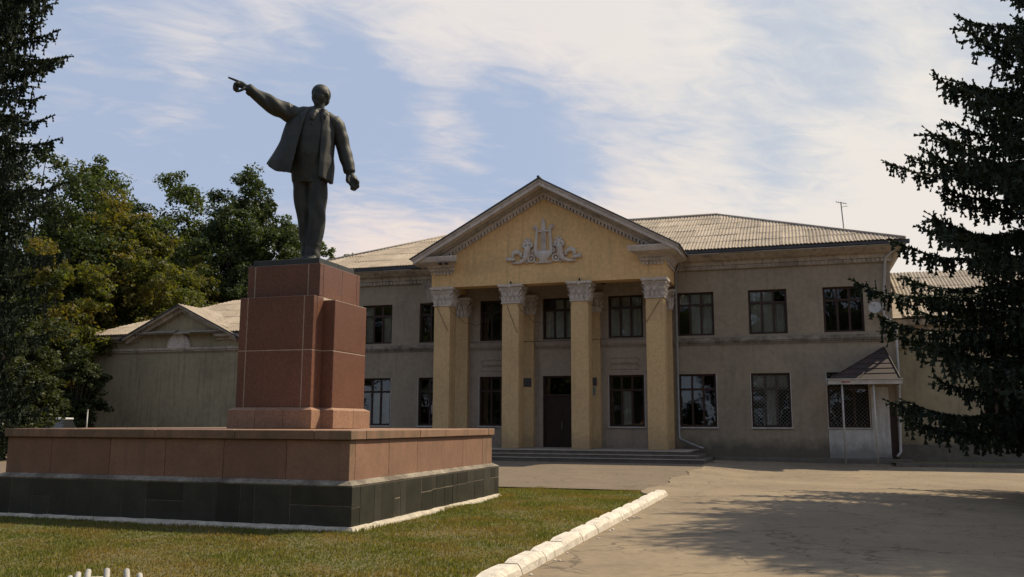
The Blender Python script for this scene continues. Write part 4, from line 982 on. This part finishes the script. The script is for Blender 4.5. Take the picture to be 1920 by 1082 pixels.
# apron along the right wing
for xa in (7.7, -16.2): b = MB(); b.box(xa, xa+8.5, -.9, -.001, -.15, .13); b.build('apron', M['concrete'], MBD, bevel=.01)
# --- downpipes
def pipe(nm, pts, r_, m, parent=MBD):
    b = MB(); b.tube(pts, r_, 10); return b.build(nm, m, parent, smooth=True)
pipe('downpipe', [(6.30, -.55, 9.75), (6.25, -.35, 9.45), (5.98, -.12, 9.05), (5.98, -.12, 1.05), (6.05, -.2, .92), (7.0, -.6, .55), (7.15, -.62, .52)], .06, M['steel'])
pipe('downpipe', [(-6.30, -.55, 9.75), (-6.25, -.35, 9.45), (-5.98, -.12, 9.05), (-5.98, -.12, .6)], .06, M['steel'])
pipe('downpipe', [(16.1, -.5, 9.7), (15.62, -.12, 9.3), (15.40, -.12, 6.9), (15.42, -.14, 6.6), (15.88, -.14, 6.15), (15.88, -.14, 3.5), (15.78, -.14, .45), (15.62, -.3, .25)], .06, M['whitemetal'])
# --- garland of cables across the columns
rc = random.Random(3)
for (x0, x1, z0, z1, y0, y1, sag) in ((-4.95, -2.1, 7.42, 7.4, -2.83, -2.83, 1.9), (-1.35, 1.35, 7.4, 7.4, -2.83, -2.83, 2.0), (2.1, 4.9, 7.4, 7.4, -2.83, -2.83, .9), (-5.6, -5.0, 7.45, 6.2, -2.84, -2.84, .05), (5.6, 4.9, 7.4, 6.3, -2.84, -2.84, .05), (-1.9, -1.35, 7.4, 6.0, -2.84, -2.84, .1), (-4.8, 4.8, 5.85, 5.9, -.28, -.28, .12)):
    pts = []
    for k in range(17): t = k/16; pts.append((x0+(x1-x0)*t, y0+(y1-y0)*t+.02*math.sin(k), z0+(z1-z0)*t-sag*4*t*(1-t)*.5-(.06*math.sin(k*1.7) if sag > .2 else 0)))
    b = MB(); b.tube(pts, .011, 5, False); b.build('cable', M['cable'], MBD)
# --- side entrance: whitewashed panel, door, canopy on two posts
b = MB(); b.box(12.79, 15.42, -.03, -.002, .13, 1.42); b.box(14.66, 15.42, -.03, -.002, 1.42, 3.35); b.build('whitewash_panel', M['whitewash'], MBD)
b = MB(); b.box(15.44, 15.72, -.05, -.002, .13, 2.45); b.build('side_door', M['door'], MBD)
b = MB(); b.box(14.95, 15.42, -.45, -.04, .13, .20); b.build('door_sill', M['concrete'], MBD)
cp = MB(); A_ = (15.35, -.02, 5.15); E = [(12.85, -.02, 3.62), (12.85, -2.05, 3.62), (15.75, -2.05, 3.66), (15.95, -.02, 3.66)]
cp.quad(E[0], E[1], A_); cp.quad(E[1], E[2], A_); cp.quad(E[2], E[3], A_); cp.quad(E[0], E[3], E[2], E[1])
cpo = cp.build('canopy_roof', M['roofred'], MBD)
b = MB()
for (p, q) in ((E[1], A_), (E[2], A_), ((14.1, -2.05, 3.64), A_), (E[0], A_)): b.tube([Vector(p)+Vector((0, 0, .02)), Vector(q)+Vector((0, 0, .02))], .03, 6)
for k in range(5):
    t = .15+.16*k; b.tube([Vector(E[1]).lerp(Vector(A_), t)+Vector((0, 0, .015)), Vector(E[2]).lerp(Vector(A_), t)+Vector((0, 0, .015))], .012, 5)
b.build('roof_seam', M['roofred'], cpo)
b = MB(); b.box(12.80, 15.80, -2.11, -2.056, 3.40, 3.60); b.box(12.80, 12.85, -2.05, -.02, 3.42, 3.60); b.box(15.80, 15.85, -2.05, -.02, 3.42, 3.62); b.box(12.74, 15.86, -2.16, -2.0, 3.605, 3.65); b.build('canopy_fascia', M['whitemetal'], cpo)
b = MB(); b.box(13.35, 13.72, -2.116, -2.1105, 3.47, 3.53); b.build('painted_patch', M['redpaint'], cpo)
for xq in (13.37, 14.66):
    b = MB(); b.tube([(xq, -2.0, -.05), (xq, -2.0, 3.45)], .04, 10); b.build('canopy_post', M['whitemetal'], MBD, smooth=True)
# dish and antenna, each its own thing
dt = thing('satellite_dish', (15.15, -.45, 6.9), 'round white satellite dish on the wall beside the upper right window', 'satellite dish')
b = MB(); dn = Vector((-.15, -.95, .25)).normalized(); e1 = dn.orthogonal().normalized(); e2 = dn.cross(e1); c0 = Vector((15.02, -.52, 6.92)); rings = []
for (r_, dd) in ((.01, 0), (.12, .01), (.2, .035), (.27, .065), (.275, .06), (.2, .025), (.1, .0), (.01, -.01)):
    rings.append([c0+dn*dd+(e1*math.cos(2*math.pi*k/20)+e2*math.sin(2*math.pi*k/20))*r_ for k in range(20)])
b.loft(rings, True); b.build('reflector', M['whitemetal'], dt, smooth=True)
b = MB(); b.tube([c0-dn*.02, c0-dn*.18+Vector((.15, .1, -.05)), (15.3, -.1, 6.8), (15.3, -.0, 6.8)], .02, 6); b.build('bracket', M['steel'], dt)
b = MB(); b.tube([c0+e2*-.24+dn*.05, c0+dn*.34], .01, 5); b.tube([c0+dn*.30, c0+dn*.40], .035, 8); b.build('feed_arm', M['steel'], dt)
at = thing('roof_antenna', (14.19, 5, 11.2), 'thin television antenna mast standing on the right roof slope', 'antenna')
b = MB(); b.tube([(14.19, 5, 10.4), (14.17, 5, 12.0), (14.10, 5, 13.3)], .03, 6); b.build('mast', M['steel'], at)
b = MB(); b.tube([(13.85, 5.0, 13.32), (14.38, 5.0, 13.18)], .018, 5)
for k in range(5): x = 13.87+k*.12; b.tube([(x, 4.75, 13.31-.03*k), (x, 5.25, 13.31-.03*k)], .010, 4)
b.tube([(14.1, 5, 13.02), (14.45, 5, 13.05)], .014, 5); b.build('aerial', M['steel'], at)

# ------------------------------------------------------------------ left gabled building
LB = thing('left_hall', (-23.36, 5, 0), 'low olive grey hall with a small gable and fan plaque, left of the monument', 'building')
LX0, LX1, LC = -29.3, -16.9, -22.92
b = MB(); b.quad((LX0, 0, -.1), (LX1, 0, -.1), (LX1, 0, 6.75), (LX0, 0, 6.75)); b.quad((LX0, 0, -.1), (LX0, 0, 6.75), (LX0, 12, 6.75), (LX0, 12, -.1)); b.quad((LX1, 0, -.1), (LX1, 12, -.1), (LX1, 12, 6.75), (LX1, 0, 6.75)); b.quad((LX0, 12, -.1), (LX0, 12, 6.75), (LX1, 12, 6.75), (LX1, 12, -.1))
b.prism([(LC-3.9, 6.74), (LC+3.9, 6.74), (LC, 8.32)], -.02, .3); b.build('wall', M['wall_left'], LB)
for xq in (LX0+.0, LX1-.5): b = MB(); b.box(xq, xq+.5, -.05, -.001, 0, 5.85); b.build('corner_strip', M['wall_left'], LB)
for xq in (-25.6, -20.9): b = MB(); b.box(xq, xq+2.6 if 0 else xq+.06, -.012, -.001, .1, 5.85); b.build('joint_strip', M['wall_left'], LB)
b = MB(); b.box(LX0-.12, LX1+.1, -.16, -.001, 5.86, 5.99); b.box(LX0-.06, LX1+.05, -.09, -.001, 5.76, 5.86); b.build('string_course', M['cornice'], LB)
b = MB()
for k in range(60): x = LX0+.05+k*.206; b.box(x, x+.11, -.05, -.0015, 5.68, 5.76)
b.build('dentil_row', M['wall_left'], LB, kind='stuff')
for (x0, x1) in ((LX0-.35, -26.05), (-20.55, LX1+.3)):
    b = MB(); b.xprism([(-.002, 6.38), (-.1, 6.38), (-.16, 6.5), (-.36, 6.56), (-.42, 6.72), (-.002, 6.72)][::-1], x0, x1); b.build('eave_cornice', M['cornice'], LB)
GA, GS = 8.44, .48
for s_ in (-1, 1):
    for (d0, d1, yf, xo) in ((0, -.12, -.55, 3.95), (-.12, -.34, -.30, 3.85)):
        b = MB(); f_ = lambda x, d: GA-GS*x+d
        poly = [(LC, GA+d1), (LC+s_*xo, f_(xo, d1)), (LC+s_*xo, f_(xo, d0)), (LC, GA+d0)]; poly = poly if s_ > 0 else poly[::-1]
        b.prism(poly, yf, -.021); b.build('raking_cornice', M['cornice'], LB)
b = MB()
for s_ in (-1, 1):
    poly = [(LC, GA+.002), (LC+s_*4.2, GA-GS*4.2+.002), (LC+s_*4.2, GA-GS*4.2+.04), (LC, GA+.05)]; poly = poly if s_ > 0 else poly[::-1]; b.prism(poly, -.62, 5.5)
lr = b.build('gable_roof', M['tin'], LB)
lrf = MB(); le, lz, lry, lsl = -.5, 6.80, 6.0, .43; lrz = lz+lsl*(lry-le)
lrf.quad((LX0-.6, le, lz-.03), (LX1+.5, le, lz-.03), (LX1-4.5+.5, lry, lrz-.03), (LX0+5.5, lry, lrz-.03)); lrf.quad((LX0-.6, 12.5, lz-.03), (LX0-.6, le, lz-.03), (LX0+5.5, lry, lrz-.03)); lrf.quad((LX1+.5, le, lz-.03), (LX1+.5, 12.5, lz-.03), (LX1-4, lry, lrz-.03)); lrf.quad((LX1+.5, 12.5, lz-.03), (LX0-.6, 12.5, lz-.03), (LX0+5.5, lry, lrz-.03), (LX1-4, lry, lrz-.03))
lro = lrf.build('roof', M['sheet'], LB)
def lhide(xa, xb, y0, y1): return all((GA-GS*abs(x-LC)-.2 > lz+lsl*(y-le)+.1) and abs(x-LC) < 4.2 for x in (xa, xb) for y in (y0, y1))
sheet_roof(lro, LX0-.6, LX1+.5, le, lz, lsl, lry, lambda y: LX0-.6+(y-le)*(6.1)/(lry-le), lambda y: LX1+.5-(y-le)*(4.5)/(lry-le), hide=lhide)
# sheets on the gable's right slope, whose waves run down towards the eave
b = MB(); xs = np.linspace(0, 4.3, 4)
for k in range(70):
    y = -.62+k*.08; rz = .026*math.sin(k*math.pi/2*1.0)
    if k < 69:
        rz2 = .026*math.sin((k+1)*math.pi/2)
        for s_ in (-1, 1):
            q = [(LC, y, GA+.08+rz), (LC+s_*4.3, y, GA-GS*4.3+.08+rz), (LC+s_*4.3, y+.08, GA-GS*4.3+.08+rz2), (LC, y+.08, GA+.08+rz2)]
            b.quad(*(q if s_ > 0 else q[::-1]))
b.build('gable_roof_sheeting', M['sheet'], lr)
# fan plaque
b = MB(); cx_, cz_ = -23.15, 5.995; n = 20
pts = [(cx_+.80*math.cos(math.pi*k/n), cz_+.88*math.sin(math.pi*k/n)) for k in range(n+1)]; b.prism(pts, -.10, -.021)
for k in range(9):
    a = math.pi*(k+.5)/9; b.tube([(cx_+.12*math.cos(a), -.105, cz_+.1+.12*math.sin(a)), (cx_+.68*math.cos(a), -.105, cz_+.05+.74*math.sin(a))], [.02, .045], 6)
b.tube([(cx_+.74*math.cos(math.pi*k/16), -.11, cz_+.02+.82*math.sin(math.pi*k/16)) for k in range(17)], .03, 6); b.build('fan_plaque', M['plaster'], LB)
b = MB(); b.box(LX0-.3, LX1, -.8, -.001, -.1, .10); b.build('apron', M['concrete'], LB)

# ------------------------------------------------------------------ right low wing
RB = thing('right_hall', (24, 6, 0), 'low grey hall behind the right spruce, joined to the main building', 'building')
b = MB(); rh = [(19.5, 21.0, 1.5, 3.9), (24, 25.5, 1.5, 3.9), (28.5, 30, 1.5, 3.9)]; wall_front(b, 15.81, 34, -.1, 6.6, 1.2, rh); b.quad((34, 1.2, -.1), (34, 13, -.1), (34, 13, 6.6), (34, 1.2, 6.6)); b.quad((15.81, 13, -.1), (15.81, 13, 6.6), (34, 13, 6.6), (34, 13, -.1)); b.build('wall', M['wall_left'], RB)
for h in rh: window(RB, h[0], h[1], h[2], h[3], y=1.33, cols=3)
b = MB(); b.box(16, 33.8, 1.9, 2.0, 0, 6.5); b.build('inner_wall', M['dark'], RB)
b = MB(); b.xprism([(1.199, 6.0), (1.1, 6.0), (1.05, 6.15), (.8, 6.25), (.72, 6.5), (1.199, 6.5)][::-1], 15.81, 34.4); b.build('cornice', M['cornice'], RB)
b = MB(); b.xprism([(1.199, 5.2), (1.08, 5.2), (1.08, 5.36), (1.199, 5.36)][::-1], 15.81, 34.1); b.build('string_course', M['cornice'], RB)
b = MB(); b.box(15.82, 34, 1.05, 1.199, -.1, .75); b.build('plinth_band', M['concrete'], RB)
q = MB(); q.quad((15.82, .6, 6.55), (34.5, .6, 6.55), (30, 7, 9.6), (15.82, 7, 9.6)); q.quad((34.5, .6, 6.55), (34.5, 13.4, 6.55), (30, 7, 9.6)); q.quad((34.5, 13.4, 6.55), (15.82, 13.4, 6.55), (15.82, 7, 9.6), (30, 7, 9.6)); rro = q.build('roof', M['sheet'], RB)
sheet_roof(rro, 16.35, 34.5, .55, 6.58, .4766, 7.0, lambda y: 15.0, lambda y: 34.5-(y-.55)*4.5/6.45)
kb = thing('far_kerb', (22, -3.6, 0), 'low grey kerb in the shade under the right spruce', 'kerb')
x = 15.4
while x < 32:
    b = MB(); b.box(x+.006, x+.994, -1.75, -1.6, -.15, .04+random.uniform(-.01, .01)); c = (x+.5, -1.68, 0); link('kerb_stone', b.mesh('kerb_stone', M['concrete'], c, bevel=.012), kb, c); x += 1
sheet('shaded_soil', 15.3, 40, -1.6, 1.15, 10, 3, lambda x, y: .02, M['soil'])

# ------------------------------------------------------------------ spruces
def spruce_mesh(H, rad, seed, zmin=.9, bstep=.36, nb=(8, 10)):
    g = np.random.default_rng(seed); TV = []; starts = []; dirs = []; lens = []; droop = []; wid = []
    spines = []
    z = zmin
    while z < H-.4:
        t = z/H; Lb = rad(t)
        n = g.integers(nb[0], nb[1]+1); a0 = g.uniform(0, 6.28)
        for k in range(n):
            a = a0+6.283*k/n+g.uniform(-.25, .25); ln = Lb*g.uniform(.72, 1.10); zz = z+g.uniform(-.12, .12)
            m = max(6, int(ln/.22)); s = np.linspace(0, 1, m)
            rr_ = ln*s; up = ln*(.10+.25*t)*s-ln*(.42-.18*t)*s**2+ln*(.24)*s**5
            side = ln*.08*g.uniform(-1, 1)*s**2
            P_ = np.stack([rr_*np.cos(a)-side*np.sin(a), rr_*np.sin(a)+side*np.cos(a), zz+up], 1)
            P_[:, 2] = np.maximum(P_[:, 2], .35)
            spines.append((P_, ln, a))
        z += bstep*g.uniform(.8, 1.2)*(1.0 if t < .7 else .75)
    for P_, ln, a in spines:
        m = len(P_); T = np.gradient(P_, axis=0); T /= np.linalg.norm(T, axis=1)[:, None]
        # needles on the spine itself (outer part)
        for i in range(int(m*.2), m-1):
            d = P_[i+1]-P_[i]; l = np.linalg.norm(d); starts.append(P_[i]); dirs.append(d/l); lens.append(l*1.05); droop.append(0); wid.append(.075)
        # star tip
        starts.append(P_[-1]); dirs.append(T[-1]); lens.append(.22); droop.append(-.1); wid.append(.035)
        # side twigs
        d_s = .13; cnt = int(ln*.93/d_s)
        for q in range(cnt):
            sf = .12+.88*(q+g.uniform(0, 1))/cnt; x = sf*(m-1); i = min(int(x), m-2); f = x-i
            p = P_[i]*(1-f)+P_[i+1]*f; t = T[i]; sd = 1 if q % 2 else -1
            lat = np.array([-t[1], t[0], 0])*sd; lat /= np.linalg.norm(lat)+1e-9
            d = t*g.uniform(.5, .95)+lat*g.uniform(.6, 1)+np.array([0, 0, g.uniform(-.25, .15)]); d /= np.linalg.norm(d)
            l = min(1.25, ln*.30)*(1.12-sf*.85)*g.uniform(.6, 1.15)+.10
            starts.append(p); dirs.append(d); lens.append(l); droop.append(g.uniform(.1, .5)); wid.append(.065)
            # hanging branchlets from this twig
            for h in range(max(1, int(l/.24))):
                u = (h+g.uniform(.3, 1))/max(1, int(l/.24)); u = min(u, 1)
                pp = p+d*l*u; hl = g.uniform(.16, .56)*(1.05-.4*sf); dd = np.array([g.uniform(-.3, .3), g.uniform(-.3, .3), -1.]); dd /= np.linalg.norm(dd)
                starts.append(pp); dirs.append(dd); lens.append(hl); droop.append(0); wid.append(.062)
        # hanging directly below the spine
        for q in range(int(ln/.11)):
            sf = .15+.85*g.uniform(0, 1); x = sf*(m-1); i = min(int(x), m-2); p = P_[i]*(1-(x-i))+P_[i+1]*(x-i)
            starts.append(p); dirs.append(np.array([g.uniform(-.15, .15), g.uniform(-.15, .15), -1.])); lens.append(g.uniform(.2, .75)*(1.1-.5*sf)); droop.append(0); wid.append(.085)
        # a few upright star shoots near the end
        if g.uniform() < .6:
            for q in range(3):
                p = P_[max(0, m-2-q)]; dd = T[-1]*.5+np.array([g.uniform(-.3, .3), g.uniform(-.3, .3), 1.]); dd /= np.linalg.norm(dd); starts.append(p); dirs.append(dd); lens.append(g.uniform(.12, .28)); droop.append(0); wid.append(.04)
    starts = np.array(starts); dirs = np.array(dirs); lens = np.array(lens); droop = np.array(droop); wid = np.array(wid)
    step = .135; n = np.maximum(1, np.ceil(lens/step)).astype(int); idx = np.repeat(np.arange(len(n)), n)
    first = np.concatenate([[0], np.cumsum(n)[:-1]]); k = np.arange(len(idx))-first[idx]
    s = (k+.5)/n[idx]*lens[idx]; D = dirs[idx]; dr = droop[idx]
    P_ = starts[idx]+D*s[:, None]; P_[:, 2] -= dr*s*s*.8
    T = D.copy(); T[:, 2] -= dr*s*1.6; T /= np.linalg.norm(T, axis=1)[:, None]
    tris = []
    for r_ in range(3):
        R_ = g.normal(size=T.shape); R_ -= (R_*T).sum(1)[:, None]*T; R_ /= np.linalg.norm(R_, axis=1)[:, None]
        w = wid[idx]*g.uniform(.7, 1.25, len(idx)); fade = 1-.45*(s/lens[idx])**2; w = (w*fade)[:, None]
        A = P_-T*step*.60; B = P_+R_*w*1.15+T*step*.50; C = P_+T*step*.45-R_*w*.45
        tris.append(np.stack([A, B, C], 1))
    V = np.concatenate(tris).reshape(-1, 3)
    V[:, 2] = np.maximum(V[:, 2], .05)
    br = MB()
    return V, spines
def spruce(loc, H, rad, seed, label, rotz=0, zmin=.9, **kw):
    t = thing('spruce_tree', loc, label, 'spruce', 'spruces flanking the square'); V, spines = spruce_mesh(H, rad, seed, zmin, **kw)
    F = np.arange(len(V)).reshape(-1, 3); me = npmesh('crown', V, F, M['spruce']); o = link('crown', me, t, loc, (0, 0, rotz))
    b = MB(); b.tube([(0, 0, -.2), (0, 0, H*.3), (0, 0, H*.7), (0, 0, H)], [.30*H/20, .22*H/20, .12*H/20, .02], 10); me = b.mesh('trunk', M['bark'], smooth=True); link('trunk', me, t, loc)
    b = MB()
    for P_, ln, a in spines:
        q = P_[::3] if len(P_) > 6 else P_[::2]; b.tube([tuple(p) for p in q], [max(.008, .035*ln/5*(1-i/len(q))) for i in range(len(q))], 4, False)
    me = b.mesh('limbs', M['bark']); link('limbs', me, t, loc, (0, 0, rotz)); return len(F)
def radR(t):
    k = [(0, 5.6), (.1, 6.6), (.24, 7.9), (.40, 7.3), (.56, 5.8), (.72, 4.5), (.9, 1.9), (1, .3)]
    for a, b_ in zip(k, k[1:]):
        if t <= b_[0]: return a[1]+(b_[1]-a[1])*(t-a[0])/(b_[0]-a[0])
    return .3
nR = spruce((21.1, -20.9, 0), 17.0, radR, 5, 'tall dark spruce at the right edge casting its shadow on the asphalt', 0, 1.7)
nL = spruce((-13.0, -24.6, 0), 20.5, lambda t: min(3.5, radR(t)*.8) if t < .45 else min(3.2, radR(t)*.8), 9, 'tall spruce with drooping boughs at the left edge behind the monument', 1.0, 1.2, bstep=.46, nb=(7, 8))

# ------------------------------------------------------------------ broadleaf trees
def leaf_tree(name, loc, H, W_, m, seed, label, nl=70, per=260, size=.20, zlow=.25, gappy=1.0, group='broadleaf trees behind the left hall', cat='tree'):
    g = np.random.default_rng(seed); t = thing(name, loc, label, cat, group)
    cz = H*(1+zlow)/2; hz = H*(1-zlow)/2; cen = []
    for _ in range(nl):
        while True:
            p = g.uniform(-1, 1, 3); r_ = np.linalg.norm(p)
            if .35 < r_ < 1: break
        k = 1+.15*math.sin(3*math.atan2(p[1], p[0])+seed)+.12*math.sin(5*p[2]+seed*2)
        q = np.array([p[0]*W_*k*(1-.25*max(0, p[2])), p[1]*W_*k*(1-.25*max(0, p[2])), cz+p[2]*hz*(1+.12*math.sin(4*p[0]+seed))]); cen.append(q)
    cen = np.array(cen); rad = g.uniform(.12, .23, nl)*W_*1.15+.3
    sub = []; srad = []
    for c, r_ in zip(cen, rad):
        for _ in range(6):
            d = g.normal(size=3); d /= np.linalg.norm(d); sub.append(c+d*r_*g.uniform(.4, 1.0)*np.array([1, 1, .75])); srad.append(r_*g.uniform(.28, .5))
    sub = np.array(sub); srad = np.array(srad); per_s = per//5
    idx = np.repeat(np.arange(len(sub)), per_s); n = len(idx)
    d = g.normal(size=(n, 3)); d /= np.linalg.norm(d, axis=1)[:, None]; P_ = sub[idx]+d*(srad[idx]*g.uniform(.3, 1.15, n)**.6)[:, None]*np.array([1.15, 1.15, .8])
    nr = d*.6+g.normal(size=(n, 3))*.6+np.array([0, 0, .5]); nr /= np.linalg.norm(nr, axis=1)[:, None]
    a = g.normal(size=(n, 3)); a -= (a*nr).sum(1)[:, None]*nr; a /= np.linalg.norm(a, axis=1)[:, None]; b_ = np.cross(nr, a)
    s = (size*g.uniform(.55, 1.25, n))[:, None]; w = s*.55
    V = np.stack([P_-a*s*.5, P_+b_*w*.5-nr*s*.08, P_+a*s*.5, P_-b_*w*.5-nr*s*.08], 1).reshape(-1, 3); F = np.arange(4*n).reshape(-1, 4)
    link('crown', npmesh('crown', V, F, m), t, loc)
    br = MB(); tr = .035*H*.5+.05; br.tube([(0, 0, -.2), (.1, 0, H*.2), (-.1, .1, H*.45), (.05, 0, H*.7)], [tr, tr*.8, tr*.5, tr*.2], 9); link('trunk', br.mesh('trunk', M['bark'], smooth=True), t, loc)
    br = MB()
    for k, c in enumerate(cen[::2]):
        z0 = min(max(.18*H, c[2]*.55), H*.62); p0 = Vector((0, 0, z0)); p3 = Vector(c); mid = p0.lerp(p3, .5)+Vector((0, 0, -.06*H+.02*H*math.sin(k))); br.tube([p0, mid, p3], [tr*.28, tr*.17, .025], 5, False)
    link('limbs', br.mesh('limbs', M['bark']), t, loc); return n
def at(px, dist):   # world x,y for a bearing through pixel px
    d = fwd+rr*((px-960)/1662.9)-uu*((790-541)/1662.9); h = Vector((d.x, d.y, 0)).normalized(); return (CAM.x+h.x*dist, CAM.y+h.y*dist, -.2)
TREES = [
 ('oak_tree', 442, 80, 23.0, 5.8, 'leafA', 'big dark green oak rising behind the pedestal', 190, 330, .34),
 ('oak_tree', 530, 84, 20.8, 3.6, 'leafB', 'dark leafy oak just left of the statue legs', 90, 300, .34),
 ('lime_tree', 310, 86, 24.0, 6.0, 'leafB', 'tall loose-crowned lime tree left of the big oak', 140, 300, .34),
 ('lime_tree', 165, 88, 25.4, 6.2, 'leafB', 'tall lime tree with patchy crown near the left spruce', 140, 300, .34),
 ('lime_tree', 20, 70, 20.5, 6.0, 'leafA', 'dark lime tree mostly behind the left spruce', 100, 280, .32),
 ('ash_tree', 250, 70, 17.0, 4.6, 'leafC', 'yellowing tree in front of the limes behind the hall roof', 140, 320, .28),
 ('ash_tree', 150, 72, 18.5, 4.4, 'leafC', 'second yellowing tree above the left corner of the hall', 120, 300, .28),
 ('ash_tree', 345, 76, 16.0, 2.9, 'leafC', 'small golden brown tree between hall roof and oak', 80, 280, .29),
 ('ash_tree', 75, 60, 12.5, 3.4, 'leafC', 'low yellow green tree beside the left end of the hall', 90, 280, .25),
 ('birch_tree', 628, 95, 23.8, 3.0, 'leafB', 'small distant tree top beside the statue shoes', 40, 240, .34),
 ('oak_tree', 400, 98, 23.0, 7.5, 'leafA', 'far dark oak filling the gap above the hall roof', 120, 260, .38),
 ('lime_tree', 235, 98, 22.5, 7.5, 'leafA', 'far shaded lime tree behind the yellowing trees', 120, 260, .38),
 ('lime_tree', 90, 98, 23.5, 7.5, 'leafA', 'far shaded lime tree between spruce and hall', 120, 260, .38),
]
for i, (nm, px, dist, H_, W_, mk, lab, nl, per, sz) in enumerate(TREES): leaf_tree(nm, at(px, dist), H_, W_, M[mk], 20+i*3, lab, nl, per, sz, zlow=.16)
for i, (px, dist, H_, W_, lab) in enumerate(((40, 47, 5.0, 1.5, 'tall shrub at the far left behind the platform'), (95, 64, 9.0, 4.2, 'dark shrub behind the parked white car'), (140, 56, 6.5, 1.3, 'dark shrub against the hall left end'), (-30, 46, 8, 3, 'dark shrub at the left frame edge'))):
    leaf_tree('shrub', at(px, dist), H_, W_, M['leafD'], 90+i, lab, 60, 240, .2, zlow=.02, group='shrubs at the left', cat='shrub')

# unseen trees added behind the camera to darken front faces and window reflections
def copytree(o, parent=None, loc=None, rot=0):
    c = o.copy(); COL.objects.link(c); c.parent = parent
    if loc: c.location = loc; c.rotation_euler = (0, 0, rot); c.scale = (.95, .95, .88)
    for ch in o.children: copytree(ch, c)
    return c
oaks = [o for o in COL.objects if o.parent is None and o.get('category') == 'tree']
for i, (x, y) in enumerate(((-16, -58), (-7, -66), (3, -58), (12, -62), (21, -58), (31, -64), (-27, -64), (40, -58), (-30, -50), (-39, -47), (-23, -55))):
    c = copytree(oaks[(0, 2, 3)[i % 3]], None, (x, y, -.2), i*1.3); c['label'] = 'unseen park tree added behind the camera to darken front faces and window panes'; c['group'] = 'unseen trees added behind the camera'
shr = [o for o in COL.objects if o.parent is None and o.get('category') == 'shrub']
for i in range(9):  # unseen shrubs added to close the bright gap in the low reflections
    c = copytree(shr[i % 2], None, (-34+i*8.5, -61+2*math.sin(i*2.1), -.2), i*.9); c.scale = (1.5, 1.1, .8)
    c['label'] = 'unseen park shrub added behind the camera to darken the lower window panes'; c['group'] = 'unseen shrubs added behind the camera'
# ------------------------------------------------------------------ parked car, post, pipes
cx0 = at(101, 52); CL = Vector((cx0[0], cx0[1], 0)); car = thing('parked_car', (CL.x, CL.y, .0), 'white car parked under the trees, just its roof above the platform', 'car')
def cp3(x, y, z): return (CL.x+x, CL.y+y, z)
b = MB(); prof = [(-2.1, .35), (2.1, .35), (2.15, .75), (1.9, .95), (1.0, 1.05), (-1.1, 1.12), (-2.0, 1.1), (-2.15, .8)]
b.prism([(CL.x+x, z+.05) for x, z in prof], CL.y-.85, CL.y+.85); b.build('body', M['carwhite'], car, bevel=.06)
b = MB(); b.loft([[cp3(x, y, 1.12) for x, y in ((-1.75, -.78), (1.0, -.78), (1.0, .78), (-1.75, .78))], [cp3(x, y, 1.62) for x, y in ((-1.35, -.62), (.35, -.62), (.35, .62), (-1.35, .62))]]); b.build('window', M['carglass'], car)
b = MB(); b.box(CL.x-1.42, CL.x+.40, CL.y-.66, CL.y+.66, 1.62, 1.72)
for (xa, xb) in ((-1.80, -1.42), (.98, .38), (-.5, -.48)): b.tube([cp3(xa, -.80, 1.14), cp3(xb, -.64, 1.63)], .04, 5)
b.build('roof', M['carwhite'], car, bevel=.03)
for (x, y) in ((-1.35, -.86), (1.35, -.86), (-1.35, .70), (1.35, .70)):
    b = MB(); b.tube([cp3(x, y, .33), cp3(x, y+.17, .33)], .33, 18); w_ = b.build('wheel', M['rubber'], car); b = MB(); b.tube([cp3(x, y-.01, .33), cp3(x, y+.18, .33)], .19, 12); b.build('rim', M['steel'], w_)
for y in (-.6, .6): b = MB(); b.ball(cp3(2.1, y, .82), (.06, .14, .08), 8, 6); b.build('headlight', M['glass'], car)
car.scale = (.9, .9, 1.08); car.rotation_euler = (0, 0, R(-62))
p0 = at(163, 41); pt = thing('metal_post', (p0[0], p0[1], 0), 'thin pale metal post beside the hall left corner', 'post')
b = MB(); b.tube([(p0[0], p0[1], -.2), (p0[0], p0[1], 2.1)], .028, 8); b.ball((p0[0], p0[1], 2.12), .04, 8, 6); b.build('pole', M['steel'], pt, smooth=True)
pc = thing('pipe_fan', (4.15, -35.75, -.05), 'fan of cut grey plastic pipes sticking up at the bottom left of the lawn', 'pipes')
b = MB(); b.tube([(4.15, -35.80, -.1), (4.15, -35.80, -.02)], .20, 16); b.build('base_ring', M['cement'], pc)
for k, (px_, top, tilt) in enumerate(((132, 1078, -.30), (147, 1071, -.22), (166, 1066, -.10), (201, 1064, .04), (238, 1065, .14), (262, 1073, .26))):
    d = fwd+rr*((px_-960)/1662.9)-uu*((top-541)/1662.9); s_ = 9.3/math.hypot(d.x, d.y); top3 = CAM+d*s_; hd = Vector((d.x, d.y, 0)).normalized(); sd = Vector((hd.y, -hd.x, 0))
    r0 = .027; T_ = top3-Vector((0, 0, r0)); ring = Vector((4.15, -35.80, -.04))
    mouth = T_-hd*.10+sd*tilt*.06+Vector((0, 0, -.075)); pts = [ring+(T_-ring)*.15, T_+hd*.16-Vector((0, 0, .16)), T_+hd*.07-Vector((0, 0, .03)), T_, mouth]
    b = MB(); b.tube(pts, r0, 14, False); ax = (mouth-T_).normalized(); b.tube([mouth-ax*.10, mouth], r0-.006, 14, False); b.build('pipe', M['plastic'], pc, smooth=True)
    q = MB(); q.tube([mouth-ax*.05, mouth-ax*.045], r0-.005, 14, True); q.build('pipe_mouth_shade', M['hole'], pc)  # dark disc stands in for the shade inside the open pipe
print('sheets', n_sheets, 'spruce tris', nR, nL)
